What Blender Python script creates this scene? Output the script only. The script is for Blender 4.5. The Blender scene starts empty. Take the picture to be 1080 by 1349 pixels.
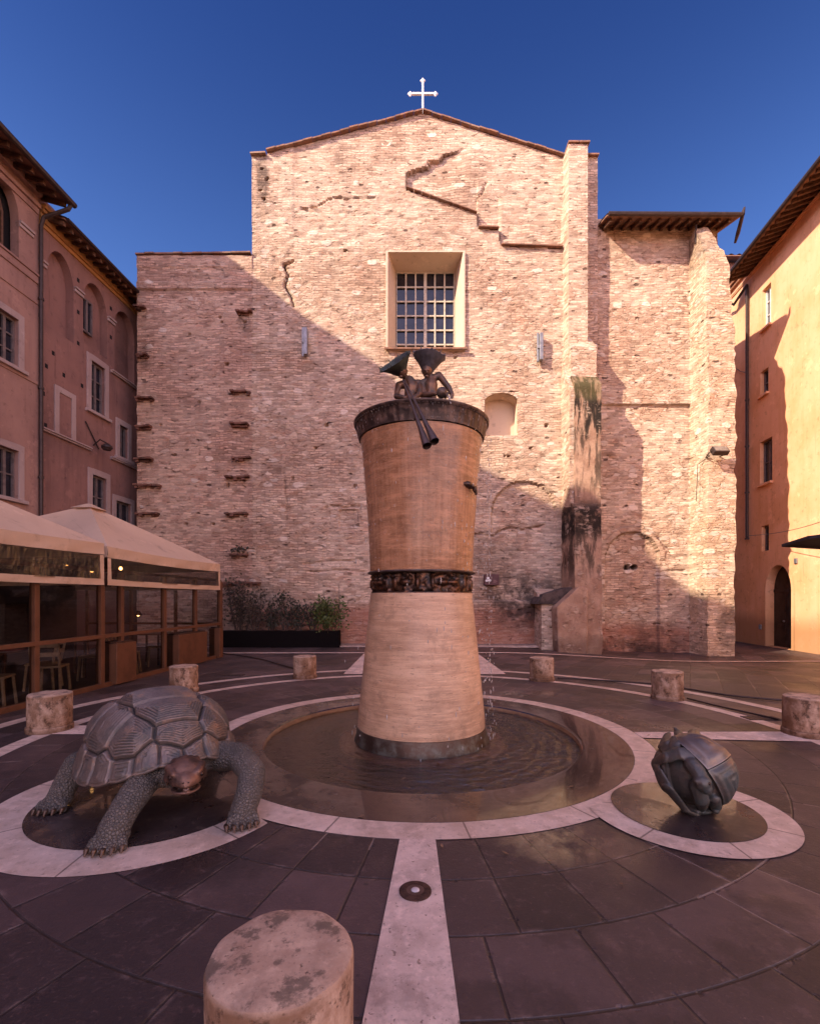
import bpy, bmesh, math, random
import numpy as np
from mathutils import Vector, Matrix
from mathutils.geometry import tessellate_polygon

R = math.radians
random.seed(7)
C = bpy.context.scene.collection
scene = bpy.context.scene

# ------------------------------------------------------------------ camera
F, HOR, CX, H = 635.0, 790.0, 540.0, 1.6          # focal length / horizon row in photo pixels, eye height
cam_d = bpy.data.cameras.new('camera')
cam = bpy.data.objects.new('camera', cam_d)
C.objects.link(cam)
cam.location = (0, 0, H)
cam.rotation_euler = (R(90), 0, 0)
cam_d.sensor_fit = 'HORIZONTAL'
cam_d.sensor_width = 36
cam_d.lens = 36 * F / 1080
cam_d.shift_y = (HOR - 674.5) / 1080
cam_d.clip_start = 0.05
cam_d.clip_end = 2000
scene.camera = cam

# ------------------------------------------------------------------ sky, sun, exposure
SUN = Vector((1.0, 0.62, -0.75)).normalized()     # direction the light travels
sun_el = math.asin(-SUN.z)
sun_rot = math.atan2(-SUN.x, -SUN.y)
world = bpy.data.worlds.new('World')
scene.world = world
world.use_nodes = True
wn = world.node_tree.nodes
wl = world.node_tree.links
wn.clear()
sky = wn.new('ShaderNodeTexSky')
sky.sky_type = 'NISHITA'
sky.sun_disc = False
sky.sun_elevation = sun_el
sky.sun_rotation = sun_rot
sky.altitude = 300
sky.air_density = 1.0
sky.dust_density = 0.25
sky.ozone_density = 2.0
tint = wn.new('ShaderNodeMix')
tint.data_type = 'RGBA'
tint.blend_type = 'MULTIPLY'
tint.inputs[0].default_value = 1.0
# the evening sky: deep blue away from the sun, paler low down, bright warm fill added behind the camera to lift the shade
tc = wn.new('ShaderNodeTexCoord')
sx = wn.new('ShaderNodeSeparateXYZ')
wl.new(tc.outputs['Generated'], sx.inputs[0])
def w_range(sock, a, b):
    q = wn.new('ShaderNodeMapRange'); q.interpolation_type = 'SMOOTHSTEP'
    q.inputs[1].default_value = a; q.inputs[2].default_value = b
    wl.new(sock, q.inputs[0]); return q.outputs[0]
def w_mix(f, a, b):
    q = wn.new('ShaderNodeMix'); q.data_type = 'RGBA'
    wl.new(f, q.inputs[0])
    for i, v in ((6, a), (7, b)):
        if isinstance(v, tuple): q.inputs[i].default_value = (*v, 1)
        else: wl.new(v, q.inputs[i])
    return q.outputs[2]
front = w_mix(w_range(sx.outputs[2], .40, .84), (.60, .77, 1.20), (.21, .35, .76))
haze_tint = w_mix(w_range(sx.outputs[1], .30, -.35), front, (5.6, 3.1, 2.8))
wl.new(haze_tint, tint.inputs[7])
bg = wn.new('ShaderNodeBackground')
bg.inputs[1].default_value = 0.085
wo = wn.new('ShaderNodeOutputWorld')
wl.new(sky.outputs[0], tint.inputs[6])
wl.new(tint.outputs[2], bg.inputs[0])
wl.new(bg.outputs[0], wo.inputs[0])

sun_d = bpy.data.lights.new('sun', 'SUN')
sun_d.energy = 4.65
sun_d.angle = R(0.53)
sun_d.color = (1.0, 0.84, 0.65)
sun = bpy.data.objects.new('sun', sun_d)
C.objects.link(sun)
sun.rotation_euler = SUN.to_track_quat('-Z', 'Y').to_euler()
sun.location = (-20, -15, 30)

vs = scene.view_settings
vs.view_transform = 'Standard'
vs.look = 'None'
vs.gamma = 1
vs.exposure = 0.98
vs.use_curve_mapping = False
scene.cycles.max_bounces = 10
scene.cycles.diffuse_bounces = 6
scene.cycles.glossy_bounces = 4
scene.cycles.transparent_max_bounces = 12
scene.cycles.caustics_reflective = False
scene.cycles.use_denoising = True

# ------------------------------------------------------------------ helpers: pixels to places
def P(px, py, Y):
    return Vector(((px - CX) / F * Y, Y, H - (py - HOR) / F * Y))
def G(px, py, z=0.0):
    Y = F * (H - z) / (py - HOR)
    return P(px, py, Y)

class Frame:
    """a vertical wall plane: u runs along it, n points out of it"""
    def __init__(s, o, u, n):
        s.o = Vector(o); s.u = Vector(u).normalized(); s.n = Vector(n).normalized()
    def pt(s, a, d, z):
        return s.o + s.u * a + s.n * d + Vector((0, 0, z))
    def px(s, px, py, d=0.0):
        ray = Vector(((px - CX) / F, 1, -(py - HOR) / F))
        t = (s.o + s.n * d - Vector((0, 0, H))).dot(s.n) / ray.dot(s.n)
        p = Vector((0, 0, H)) + ray * t
        return (p - s.o).dot(s.u), p.z - s.o.z

# ------------------------------------------------------------------ helpers: meshes
class MB:
    def __init__(s):
        s.v = []; s.f = []
    def add(s, vs, fs):
        o = len(s.v)
        s.v += [Vector(v) for v in vs]
        s.f += [tuple(i + o for i in f) for f in fs]
        return s
    def quad(s, a, b, c, d):
        return s.add([a, b, c, d], [(0, 1, 2, 3)])
    def hexa(s, p):                       # 8 corners: bottom 0-3, top 4-7
        return s.add(p, [(0, 3, 2, 1), (4, 5, 6, 7), (0, 1, 5, 4), (1, 2, 6, 5), (2, 3, 7, 6), (3, 0, 4, 7)])
    def box(s, x0, x1, y0, y1, z0, z1):
        return s.hexa([(x0, y0, z0), (x1, y0, z0), (x1, y1, z0), (x0, y1, z0),
                       (x0, y0, z1), (x1, y0, z1), (x1, y1, z1), (x0, y1, z1)])
    def fbox(s, fr, a0, a1, d0, d1, z0, z1):
        p = fr.pt
        return s.hexa([p(a0, d1, z0), p(a1, d1, z0), p(a1, d0, z0), p(a0, d0, z0),
                       p(a0, d1, z1), p(a1, d1, z1), p(a1, d0, z1), p(a0, d0, z1)])
    def bar(s, a, b, w, h=None, up=Vector((0, 0, 1))):
        a = Vector(a); b = Vector(b); h = w if h is None else h
        d = (b - a).normalized()
        x = d.cross(up)
        if x.length < 1e-4: x = d.cross(Vector((0, 1, 0)))
        x.normalize(); y = x.cross(d)
        x *= w / 2; y *= h / 2
        return s.hexa([a - x - y, a + x - y, b + x - y, b - x - y, a - x + y, a + x + y, b + x + y, b - x + y])
    def tube(s, pts, r, n=10, cap=True):
        pts = [Vector(p) for p in pts]
        rs = r if isinstance(r, (list, tuple)) else [r] * len(pts)
        vs = []; fs = []
        prev = None
        for i, p in enumerate(pts):
            t = (pts[min(i + 1, len(pts) - 1)] - pts[max(i - 1, 0)]).normalized()
            if prev is None:
                x = t.orthogonal().normalized()
            else:
                x = (prev - t * prev.dot(t))
                x = x.normalized() if x.length > 1e-5 else t.orthogonal().normalized()
            prev = x
            y = t.cross(x)
            for k in range(n):
                a = 2 * math.pi * k / n
                vs.append(p + (x * math.cos(a) + y * math.sin(a)) * rs[i])
        for i in range(len(pts) - 1):
            for k in range(n):
                k2 = (k + 1) % n
                fs.append((i * n + k, i * n + k2, (i + 1) * n + k2, (i + 1) * n + k))
        if cap:
            fs.append(tuple(range(n - 1, -1, -1)))
            fs.append(tuple((len(pts) - 1) * n + k for k in range(n)))
        return s.add(vs, fs)
    def lathe(s, prof, c=(0, 0, 0), n=48, cap=True, jit=None):
        c = Vector(c); vs = []; fs = []
        for i, (r, z) in enumerate(prof):
            for k in range(n):
                a = 2 * math.pi * k / n
                rr, zz = (r, z) if jit is None else jit(r, z, a, i)
                vs.append(c + Vector((rr * math.cos(a), rr * math.sin(a), zz)))
        for i in range(len(prof) - 1):
            for k in range(n):
                k2 = (k + 1) % n
                fs.append((i * n + k, i * n + k2, (i + 1) * n + k2, (i + 1) * n + k))
        if cap:
            fs.append(tuple(range(n - 1, -1, -1)))
            fs.append(tuple((len(prof) - 1) * n + k for k in range(n)))
        return s.add(vs, fs)
    def sphere(s, c, r, n=14, m=9, rot=None):
        c = Vector(c); r = Vector(r) if isinstance(r, (tuple, list, Vector)) else Vector((r, r, r))
        vs = []; fs = []
        for j in range(m + 1):
            th = math.pi * j / m
            for k in range(n):
                a = 2 * math.pi * k / n
                q = Vector((math.sin(th) * math.cos(a) * r.x, math.sin(th) * math.sin(a) * r.y, math.cos(th) * r.z))
                if rot is not None: q = rot @ q
                vs.append(c + q)
        for j in range(m):
            for k in range(n):
                k2 = (k + 1) % n
                fs.append((j * n + k, (j + 1) * n + k, (j + 1) * n + k2, j * n + k2))
        return s.add(vs, fs)
    def capsule(s, a, b, ra, rb, n=12):
        a = Vector(a); b = Vector(b); d = (b - a)
        d = d.normalized() if d.length > 1e-6 else Vector((0, 0, 1))
        pts = []; rs = []
        for k in (90, 60, 30, 0):
            pts.append(a - d * ra * math.sin(R(k))); rs.append(max(ra * math.cos(R(k)), ra * .02))
        for k in (0, 30, 60, 90):
            pts.append(b + d * rb * math.sin(R(k))); rs.append(max(rb * math.cos(R(k)), rb * .02))
        return s.tube(pts, rs, n)
    def chain(s, pts, rs, n=12):
        for i in range(len(pts) - 1):
            s.capsule(pts[i], pts[i + 1], rs[i], rs[i + 1], n)
        return s
    def prism(s, poly, off):              # poly: 3D points in order, off: extrusion vector
        n = len(poly); poly = [Vector(p) for p in poly]; off = Vector(off)
        vs = poly + [p + off for p in poly]
        tris = tessellate_polygon([poly])
        fs = [tuple(t) for t in tris] + [tuple(i + n for i in reversed(t)) for t in tris]
        fs += [(i, (i + 1) % n, (i + 1) % n + n, i + n) for i in range(n)]
        return s.add(vs, fs)
    def holed(s, fr, outer, holes, depth, d=0.0):
        """wall face with openings; outer/holes in (a,z); reveals go in by depth"""
        loops = [outer] + holes
        flat = [q for l in loops for q in l]
        tris = tessellate_polygon([[Vector((q[0], q[1], 0)) for q in l] for l in loops])
        s.add([fr.pt(q[0], d, q[1]) for q in flat], [tuple(t) for t in tris])
        for l in holes:
            n = len(l)
            for i in range(n):
                q, w = l[i], l[(i + 1) % n]
                s.quad(fr.pt(q[0], d, q[1]), fr.pt(w[0], d, w[1]), fr.pt(w[0], d - depth, w[1]), fr.pt(q[0], d - depth, q[1]))
        return s
    def build(s, name, mat, parent=None, smooth=None, bevel=None, recalc=True, soot=None):
        off = Vector((0, 0, 0)); q = parent
        while q is not None:
            off += q.location; q = q.parent
        me = bpy.data.meshes.new(name)
        me.from_pydata([tuple(v - off) for v in s.v], [], s.f)
        if soot is not None:
            at_ = me.attributes.new('soot', 'FLOAT', 'POINT'); q = np.zeros(len(me.vertices)); q[:len(soot)] = soot; at_.data.foreach_set('value', q)
        if recalc:
            bm = bmesh.new(); bm.from_mesh(me)
            bmesh.ops.remove_doubles(bm, verts=bm.verts, dist=1e-5)
            bmesh.ops.recalc_face_normals(bm, faces=bm.faces)
            bm.to_mesh(me); bm.free()
        if smooth is not None:
            me.shade_smooth()
            if smooth < 180: me.set_sharp_from_angle(angle=R(smooth))
        if mat: me.materials.append(mat)
        o = bpy.data.objects.new(name, me)
        C.objects.link(o)
        if parent is not None: o.parent = parent
        if bevel:
            b = o.modifiers.new('bevel', 'BEVEL'); b.width = bevel; b.segments = 2; b.limit_method = 'ANGLE'; b.angle_limit = R(40)
            b.harden_normals = False
        return o
    def remesh(s, name, mat, parent=None, voxel=0.01, smooth_it=4, fn=None):
        """union of everything in the builder as one continuous skin"""
        o = s.build(name, mat, parent, recalc=False)
        m = o.modifiers.new('r', 'REMESH'); m.mode = 'VOXEL'; m.voxel_size = voxel
        m2 = o.modifiers.new('s', 'SMOOTH'); m2.iterations = smooth_it; m2.factor = 0.5
        dg = bpy.context.evaluated_depsgraph_get(); dg.update()
        me = bpy.data.meshes.new_from_object(o.evaluated_get(dg))
        o.modifiers.clear()
        old = o.data; o.data = me; bpy.data.meshes.remove(old)
        me.name = name
        if fn is not None:
            co = np.empty(len(me.vertices) * 3); me.vertices.foreach_get('co', co)
            nn = np.empty(len(me.vertices) * 3); me.vertices.foreach_get('normal', nn)
            co = fn(co.reshape(-1, 3), nn.reshape(-1, 3)); me.vertices.foreach_set('co', co.ravel()); me.update()
        me.materials.clear(); me.materials.append(mat)
        me.shade_smooth()
        return o

def thing(name, label, cat, loc=(0, 0, 0), group=None):
    o = bpy.data.objects.new(name, None); C.objects.link(o)
    o.location = loc; o.empty_display_size = 0.1
    o['label'] = label; o['category'] = cat
    if group: o['group'] = group
    return o
def tag(o, label, cat, group=None, kind=None):
    o['label'] = label; o['category'] = cat
    if group: o['group'] = group
    if kind: o['kind'] = kind
    return o
def struct(o):
    o['kind'] = 'structure'; return o
def dup(root, loc, label, rotz=None):
    r = root.copy(); C.objects.link(r); r.location = loc
    if rotz is not None: r.rotation_euler = (0, 0, rotz)
    r['label'] = label
    for ch in list(root.children):
        c = ch.copy(); C.objects.link(c); c.parent = r
        for g in ch.children:
            d = g.copy(); C.objects.link(d); d.parent = c
    return r

# ------------------------------------------------------------------ numpy noise
_rng = np.random.RandomState(3)
_tab = _rng.rand(512, 512)
def vnoise(x, y):
    xi = np.floor(x).astype(int); yi = np.floor(y).astype(int)
    fx = x - xi; fy = y - yi
    fx = fx * fx * (3 - 2 * fx); fy = fy * fy * (3 - 2 * fy)
    g = lambda a, b: _tab[a % 512, b % 512]
    return (g(xi, yi) * (1 - fx) + g(xi + 1, yi) * fx) * (1 - fy) + (g(xi, yi + 1) * (1 - fx) + g(xi + 1, yi + 1) * fx) * fy
def fbm(x, y, oct=4):
    s = 0; a = .5; t = 0
    for k in range(oct):
        s = s + a * vnoise(x * 2 ** k + 17.3 * k, y * 2 ** k + 5.1 * k); t += a; a *= .5
    return s / t - .5
def in_poly(x, y, poly):
    r = np.zeros(x.shape, bool); n = len(poly)
    for i in range(n):
        x0, y0 = poly[i]; x1, y1 = poly[(i + 1) % n]
        if y0 == y1: continue
        c = ((y0 > y) != (y1 > y)) & (x < (x1 - x0) * (y - y0) / (y1 - y0) + x0)
        r ^= c
    return r
def line_dist(x, y, pts):
    d = np.full(x.shape, 1e9)
    for (x0, y0), (x1, y1) in zip(pts[:-1], pts[1:]):
        dx, dy = x1 - x0, y1 - y0
        t = np.clip(((x - x0) * dx + (y - y0) * dy) / (dx * dx + dy * dy + 1e-9), 0, 1)
        d = np.minimum(d, np.hypot(x - x0 - t * dx, y - y0 - t * dy))
    return d

# ------------------------------------------------------------------ materials
class M:
    def __init__(s, name, rough=0.85, metal=0.0, spec=0.35):
        s.mat = bpy.data.materials.new(name); s.mat.use_nodes = True
        s.t = s.mat.node_tree; s.t.nodes.clear()
        s.out = s.t.nodes.new('ShaderNodeOutputMaterial')
        s.b = s.t.nodes.new('ShaderNodeBsdfPrincipled')
        s.t.links.new(s.b.outputs[0], s.out.inputs[0])
        s.set(s.b.inputs['Roughness'], rough); s.set(s.b.inputs['Metallic'], metal)
        s.set(s.b.inputs['Specular IOR Level'], spec)
    def set(s, sock, v):
        if isinstance(v, bpy.types.NodeSocket): s.t.links.new(v, sock)
        elif isinstance(v, (tuple, list)) and len(v) == 3 and sock.type == 'RGBA': sock.default_value = (*v, 1)
        else: sock.default_value = v
    def n(s, typ, **k):
        q = s.t.nodes.new('ShaderNode' + typ)
        for a, b in k.items(): setattr(q, a, b)
        return q
    def m(s, op, a, b=0.0, c=0.0, clamp=False):
        q = s.n('Math', operation=op, use_clamp=clamp)
        s.set(q.inputs[0], a); s.set(q.inputs[1], b); s.set(q.inputs[2], c)
        return q.outputs[0]
    def mix(s, f, a, b, blend='MIX'):
        q = s.n('Mix', data_type='RGBA', blend_type=blend)
        s.set(q.inputs[0], f); s.set(q.inputs[6], a); s.set(q.inputs[7], b)
        return q.outputs[2]
    def pos(s):
        return s.n('NewGeometry').outputs['Position']
    def obj(s):
        return s.n('TexCoord').outputs['Object']
    def xyz(s, v):
        q = s.n('SeparateXYZ'); s.set(q.inputs[0], v); return q.outputs
    def vec(s, x, y, z):
        q = s.n('CombineXYZ'); s.set(q.inputs[0], x); s.set(q.inputs[1], y); s.set(q.inputs[2], z); return q.outputs[0]
    def scale(s, v, k):
        q = s.n('VectorMath', operation='MULTIPLY'); s.set(q.inputs[0], v); s.set(q.inputs[1], k); return q.outputs[0]
    def addv(s, v, w):
        q = s.n('VectorMath', operation='ADD'); s.set(q.inputs[0], v); s.set(q.inputs[1], w); return q.outputs[0]
    def noise(s, v, sc, det=4, rough=.55, col=False):
        q = s.n('TexNoise'); s.set(q.inputs['Vector'], v); s.set(q.inputs['Scale'], sc)
        s.set(q.inputs['Detail'], det); s.set(q.inputs['Roughness'], rough)
        return q.outputs['Color' if col else 'Fac']
    def vor(s, v, sc, feat='F1', out='Distance', rnd=1.0):
        q = s.n('TexVoronoi', feature=feat); s.set(q.inputs['Vector'], v); s.set(q.inputs['Scale'], sc)
        s.set(q.inputs['Randomness'], rnd)
        return q.outputs[out]
    def white(s, v):
        q = s.n('TexWhiteNoise'); s.set(q.inputs['Vector'], v); return q.outputs['Value']
    def rng(s, v, a, b, c=0.0, d=1.0):
        q = s.n('MapRange'); q.interpolation_type = 'SMOOTHSTEP'
        for i, k in enumerate((v, a, b, c, d)): s.set(q.inputs[i], k)
        return q.outputs[0]
    def ramp(s, f, stops):
        q = s.n('ValToRGB'); s.set(q.inputs[0], f); e = q.color_ramp.elements
        while len(e) < len(stops): e.new(.5)
        for el, (p, c) in zip(e, stops): el.position = p; el.color = (*c, 1)
        return q.outputs[0]
    def col(s, c): s.set(s.b.inputs['Base Color'], c)
    def bump(s, h, strength=.5, dist=.02):
        q = s.n('Bump'); s.set(q.inputs['Strength'], strength); s.set(q.inputs['Distance'], dist); s.set(q.inputs['Height'], h)
        s.set(s.b.inputs['Normal'], q.outputs[0])
    def ellipse(s, x, z, cx, cz, rx, rz, soft=.5):
        a = s.m('DIVIDE', s.m('SUBTRACT', x, cx), rx); b = s.m('DIVIDE', s.m('SUBTRACT', z, cz), rz)
        d = s.m('ADD', s.m('MULTIPLY', a, a), s.m('MULTIPLY', b, b))
        return s.rng(d, 1 + soft, 1 - soft)

def masonry(name, tones, stone=(.62, .50, .40), stones=.86, dark=.0, stains=(), rubble=.5, course=.086, bumpk=1.0, red_below=None):
    """old brickwork with patches of rubble and pale stones; world-space courses"""
    m = M(name, rough=.92, spec=.2)
    x, y, z = m.xyz(m.pos())
    u = m.m('ADD', x, y)
    wob = m.noise(m.vec(u, z, 0), 1.3, 3)
    wob2 = m.noise(m.vec(u, z, 5), 6.0, 3)
    zz = m.m('ADD', z, m.m('ADD', m.m('MULTIPLY', wob, .22), m.m('MULTIPLY', wob2, .05)))
    uv = m.vec(u, zz, 0)
    br = m.n('TexBrick', offset=.5)
    m.set(br.inputs['Vector'], uv); m.set(br.inputs['Scale'], 1.0); m.set(br.inputs['Mortar Size'], .011)
    m.set(br.inputs['Mortar Smooth'], .35); m.set(br.inputs['Brick Width'], .29); m.set(br.inputs['Row Height'], course)
    m.set(br.inputs['Color1'], (0, 0, 0)); m.set(br.inputs['Color2'], (1, 1, 1)); m.set(br.inputs['Mortar'], (.5, .5, .5)); m.set(br.inputs['Bias'], 0.0)
    per = m.xyz(br.outputs['Color'])[0]
    mort = br.outputs['Fac']
    big = m.noise(m.vec(u, z, 2), .42, 5, .6)
    mid = m.noise(m.vec(u, m.m('MULTIPLY', z, 1.8), 9), 2.2, 5, .65)
    tone = m.m('ADD', m.m('MULTIPLY', big, .75), m.m('MULTIPLY', mid, .45))
    c = m.ramp(tone, [(.38, tones[0]), (.55, tones[1]), (.66, tones[2]), (.78, tones[3])])
    k = m.m('ADD', .64, m.m('MULTIPLY', per, .64))
    c = m.mix(1.0, c, m.vec(k, m.m('ADD', .61, m.m('MULTIPLY', per, .65)), m.m('ADD', .60, m.m('MULTIPLY', per, .66))), 'MULTIPLY')
    rubm = m.m('MULTIPLY', m.rng(m.noise(m.vec(u, z, 31), .45, 4, .6), .60 - rubble * .3, .66 - rubble * .3), m.rng(z, 15.6, 13.2))
    c = m.mix(m.m('MULTIPLY', mort, m.m('SUBTRACT', .70, m.m('MULTIPLY', rubm, .5))), c, m.mix(m.rng(big, .40, .60), (.20, .125, .085), (.52, .39, .29)))
    # rubble stones
    sv = m.vec(m.m('MULTIPLY', u, 3.4), m.m('MULTIPLY', zz, 7.6), 0)
    sv = m.addv(sv, m.scale(m.noise(m.vec(u, z, 3), 5.0, 3, .6, col=True), (.9, .9, 0)))
    srand = m.xyz(m.vor(sv, 1.0, 'F1', 'Color'))[0]
    sedge = m.vor(sv, 1.0, 'DISTANCE_TO_EDGE', 'Distance')
    inst = m.rng(sedge, .03, .10)
    pale = m.m('MULTIPLY', m.rng(srand, stones, stones + .04), m.m('MULTIPLY', inst, m.m('ADD', .25, m.m('MULTIPLY', rubm, .75))))
    rub = m.m('MULTIPLY', m.m('MULTIPLY', rubm, .7), inst)
    sc = m.mix(srand, tones[0], tones[3])
    sc = m.mix(m.rng(m.xyz(m.vor(sv, 1.0, 'F1', 'Color'))[1], .70, .85), sc, tuple(min(1, q * 1.12) for q in tones[2]))
    c = m.mix(m.m('MULTIPLY', rub, .62, clamp=True), c, sc)
    c = m.mix(m.m('MULTIPLY', m.m('MULTIPLY', rubm, .45), m.m('MULTIPLY', m.m('SUBTRACT', 1.0, inst), m.rng(m.noise(m.vec(u, z, 8), 3, 3), .4, .6))), c, (.24, .14, .09))
    # odd bricks: burnt, orange and bleached ones
    dsh = m.noise(m.vec(m.m('MULTIPLY', u, 4.2), m.m('MULTIPLY', zz, 15.0), 21), 1.0, 4, .6)
    c = m.mix(m.m('MULTIPLY', m.rng(dsh, .58, .70), .40), c, tuple(min(1, q * 1.5) for q in tones[2]))
    c = m.mix(m.m('MULTIPLY', m.rng(dsh, .41, .31), .50), c, tuple(q * .42 for q in tones[0]))
    org = m.noise(m.vec(m.m('MULTIPLY', u, 1.6), m.m('MULTIPLY', zz, 4.0), 41), 1.3, 5, .7)
    c = m.mix(m.m('MULTIPLY', m.rng(org, .57, .68), .35), c, (.50, .235, .14))
    c = m.mix(m.m('MULTIPLY', pale, .9), c, stone)
    # single pale stones set in the brickwork, and open holes
    gv = m.vec(m.m('MULTIPLY', u, 1.9), m.m('MULTIPLY', z, 3.6), 3)
    gv = m.addv(gv, m.scale(m.noise(m.vec(u, z, 3), 7.0, 3, .6, col=True), (.35, .35, 0)))
    gr = m.xyz(m.vor(gv, 1.0, 'F1', 'Color')); gd = m.vor(gv, 1.0, 'F1')
    clus = m.noise(m.vec(u, z, 61), .5, 3, .6)
    thr = m.m('SUBTRACT', stones + .135, m.m('MULTIPLY', clus, .22))
    big_st = m.m('MULTIPLY', m.m('GREATER_THAN', gr[0], thr), m.rng(gd, .40, .28))
    c = m.mix(m.m('MULTIPLY', big_st, .85), c, m.mix(gr[1], stone, tuple(min(1, q * 1.35) for q in stone)))
    hv = m.vec(m.m('MULTIPLY', u, 2.6), m.m('MULTIPLY', z, 5.5), 13)
    hv = m.addv(hv, m.scale(m.noise(m.vec(u, z, 3), 9.0, 3, .6, col=True), (.4, .4, 0)))
    hr = m.xyz(m.vor(hv, 1.0, 'F1', 'Color')); hd = m.vor(hv, 1.0, 'F1')
    hole = m.m('MULTIPLY', m.m('GREATER_THAN', hr[0], .93), m.rng(hd, .28, .14))
    c = m.mix(m.m('MULTIPLY', hole, .85), c, (.075, .04, .03))
    # pits and missing mortar
    pv = m.vec(m.m('MULTIPLY', u, 3.2), m.m('MULTIPLY', zz, 10.0), 7)
    pit = m.rng(m.noise(pv, 1.0, 6, .62), .60, .67)
    c = m.mix(m.m('MULTIPLY', pit, .66), c, (.14, .075, .05))
    grime = m.rng(m.noise(m.vec(u, m.m('MULTIPLY', z, .6), 12), .9, 6, .65), .5, .75)
    c = m.mix(m.m('MULTIPLY', grime, .25 + dark), c, (.13, .075, .06))
    if red_below is not None:
        rb = m.m('MULTIPLY', m.rng(z, red_below + .25, red_below - .25), m.m('ADD', .3, m.m('MULTIPLY', mid, .8)))
        c = m.mix(rb, c, (.34, .13, .08))
    for (cx, cz, rx, rz, k) in stains:
        e = m.m('MULTIPLY', m.ellipse(x, z, cx, cz, rx, rz, .9), m.rng(m.noise(m.vec(u, z, cx), 2.2, 6, .7), .32, .58))
        c = m.mix(m.m('MULTIPLY', e, k), c, (.035, .026, .024))
    so = m.n('Attribute'); so.attribute_name = 'soot'  # vertex mask: shade painted into cracks, holes and relief edges
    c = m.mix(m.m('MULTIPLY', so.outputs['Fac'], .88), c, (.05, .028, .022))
    m.col(c)
    fine = m.noise(m.vec(u, z, 0), 14, 6, .7)
    h = m.m('ADD', m.m('MULTIPLY', m.m('SUBTRACT', 1.0, mort), .35), m.m('MULTIPLY', fine, .7))
    h = m.m('ADD', h, m.m('MULTIPLY', per, .25))
    h = m.m('ADD', h, m.m('MULTIPLY', m.m('MULTIPLY', inst, rubm), .45))
    h = m.m('ADD', h, m.m('MULTIPLY', dsh, .6))
    h = m.m('SUBTRACT', h, m.m('MULTIPLY', pit, 1.2))
    h = m.m('SUBTRACT', m.m('ADD', h, m.m('MULTIPLY', big_st, .5)), m.m('MULTIPLY', hole, 2.0))
    m.bump(h, bumpk, .028)
    return m.mat

def plaster(name, base, dirty, scale=1.0, streak=.35, rough=.9, base_below=None):
    m = M(name, rough=rough, spec=.2)
    p = m.pos(); x, y, z = m.xyz(p)
    a = m.noise(p, .7 * scale, 6, .62); b = m.noise(p, 5 * scale, 6, .65)
    st = m.noise(m.vec(m.m('MULTIPLY', m.m('ADD', x, y), 3.0), m.m('MULTIPLY', z, .25), 0), 1.0, 5, .6)
    f = m.m('ADD', m.m('MULTIPLY', m.rng(a, .38, .68), .6), m.m('MULTIPLY', m.rng(st, .45, .75), streak))
    c = m.mix(f, base, dirty)
    c = m.mix(m.m('MULTIPLY', m.rng(b, .55, .72), .45), c, tuple(k * .5 for k in dirty))
    peel = m.rng(m.noise(m.addv(p, (7, 3, 1)), 1.6 * scale, 7, .74), .57, .63)
    c = m.mix(m.m('MULTIPLY', peel, .45), c, tuple(min(1, k * 1.3) for k in base))
    run = m.rng(m.noise(m.vec(m.m('MULTIPLY', m.m('ADD', x, y), 9.0), m.m('MULTIPLY', z, .5), 4), 1.0, 6, .7), .58, .70)
    c = m.mix(m.m('MULTIPLY', run, streak), c, tuple(k * .45 for k in dirty))
    if base_below is not None:
        c = m.mix(m.m('MULTIPLY', m.rng(m.m('ADD', z, m.m('MULTIPLY', a, .9)), base_below + .7, base_below - .1), .7), c, tuple(k * .5 for k in dirty))
    m.col(c)
    m.bump(m.m('ADD', m.noise(p, 30 * scale, 5, .6), m.m('MULTIPLY', b, .6)), .25, .01)
    return m.mat

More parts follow.
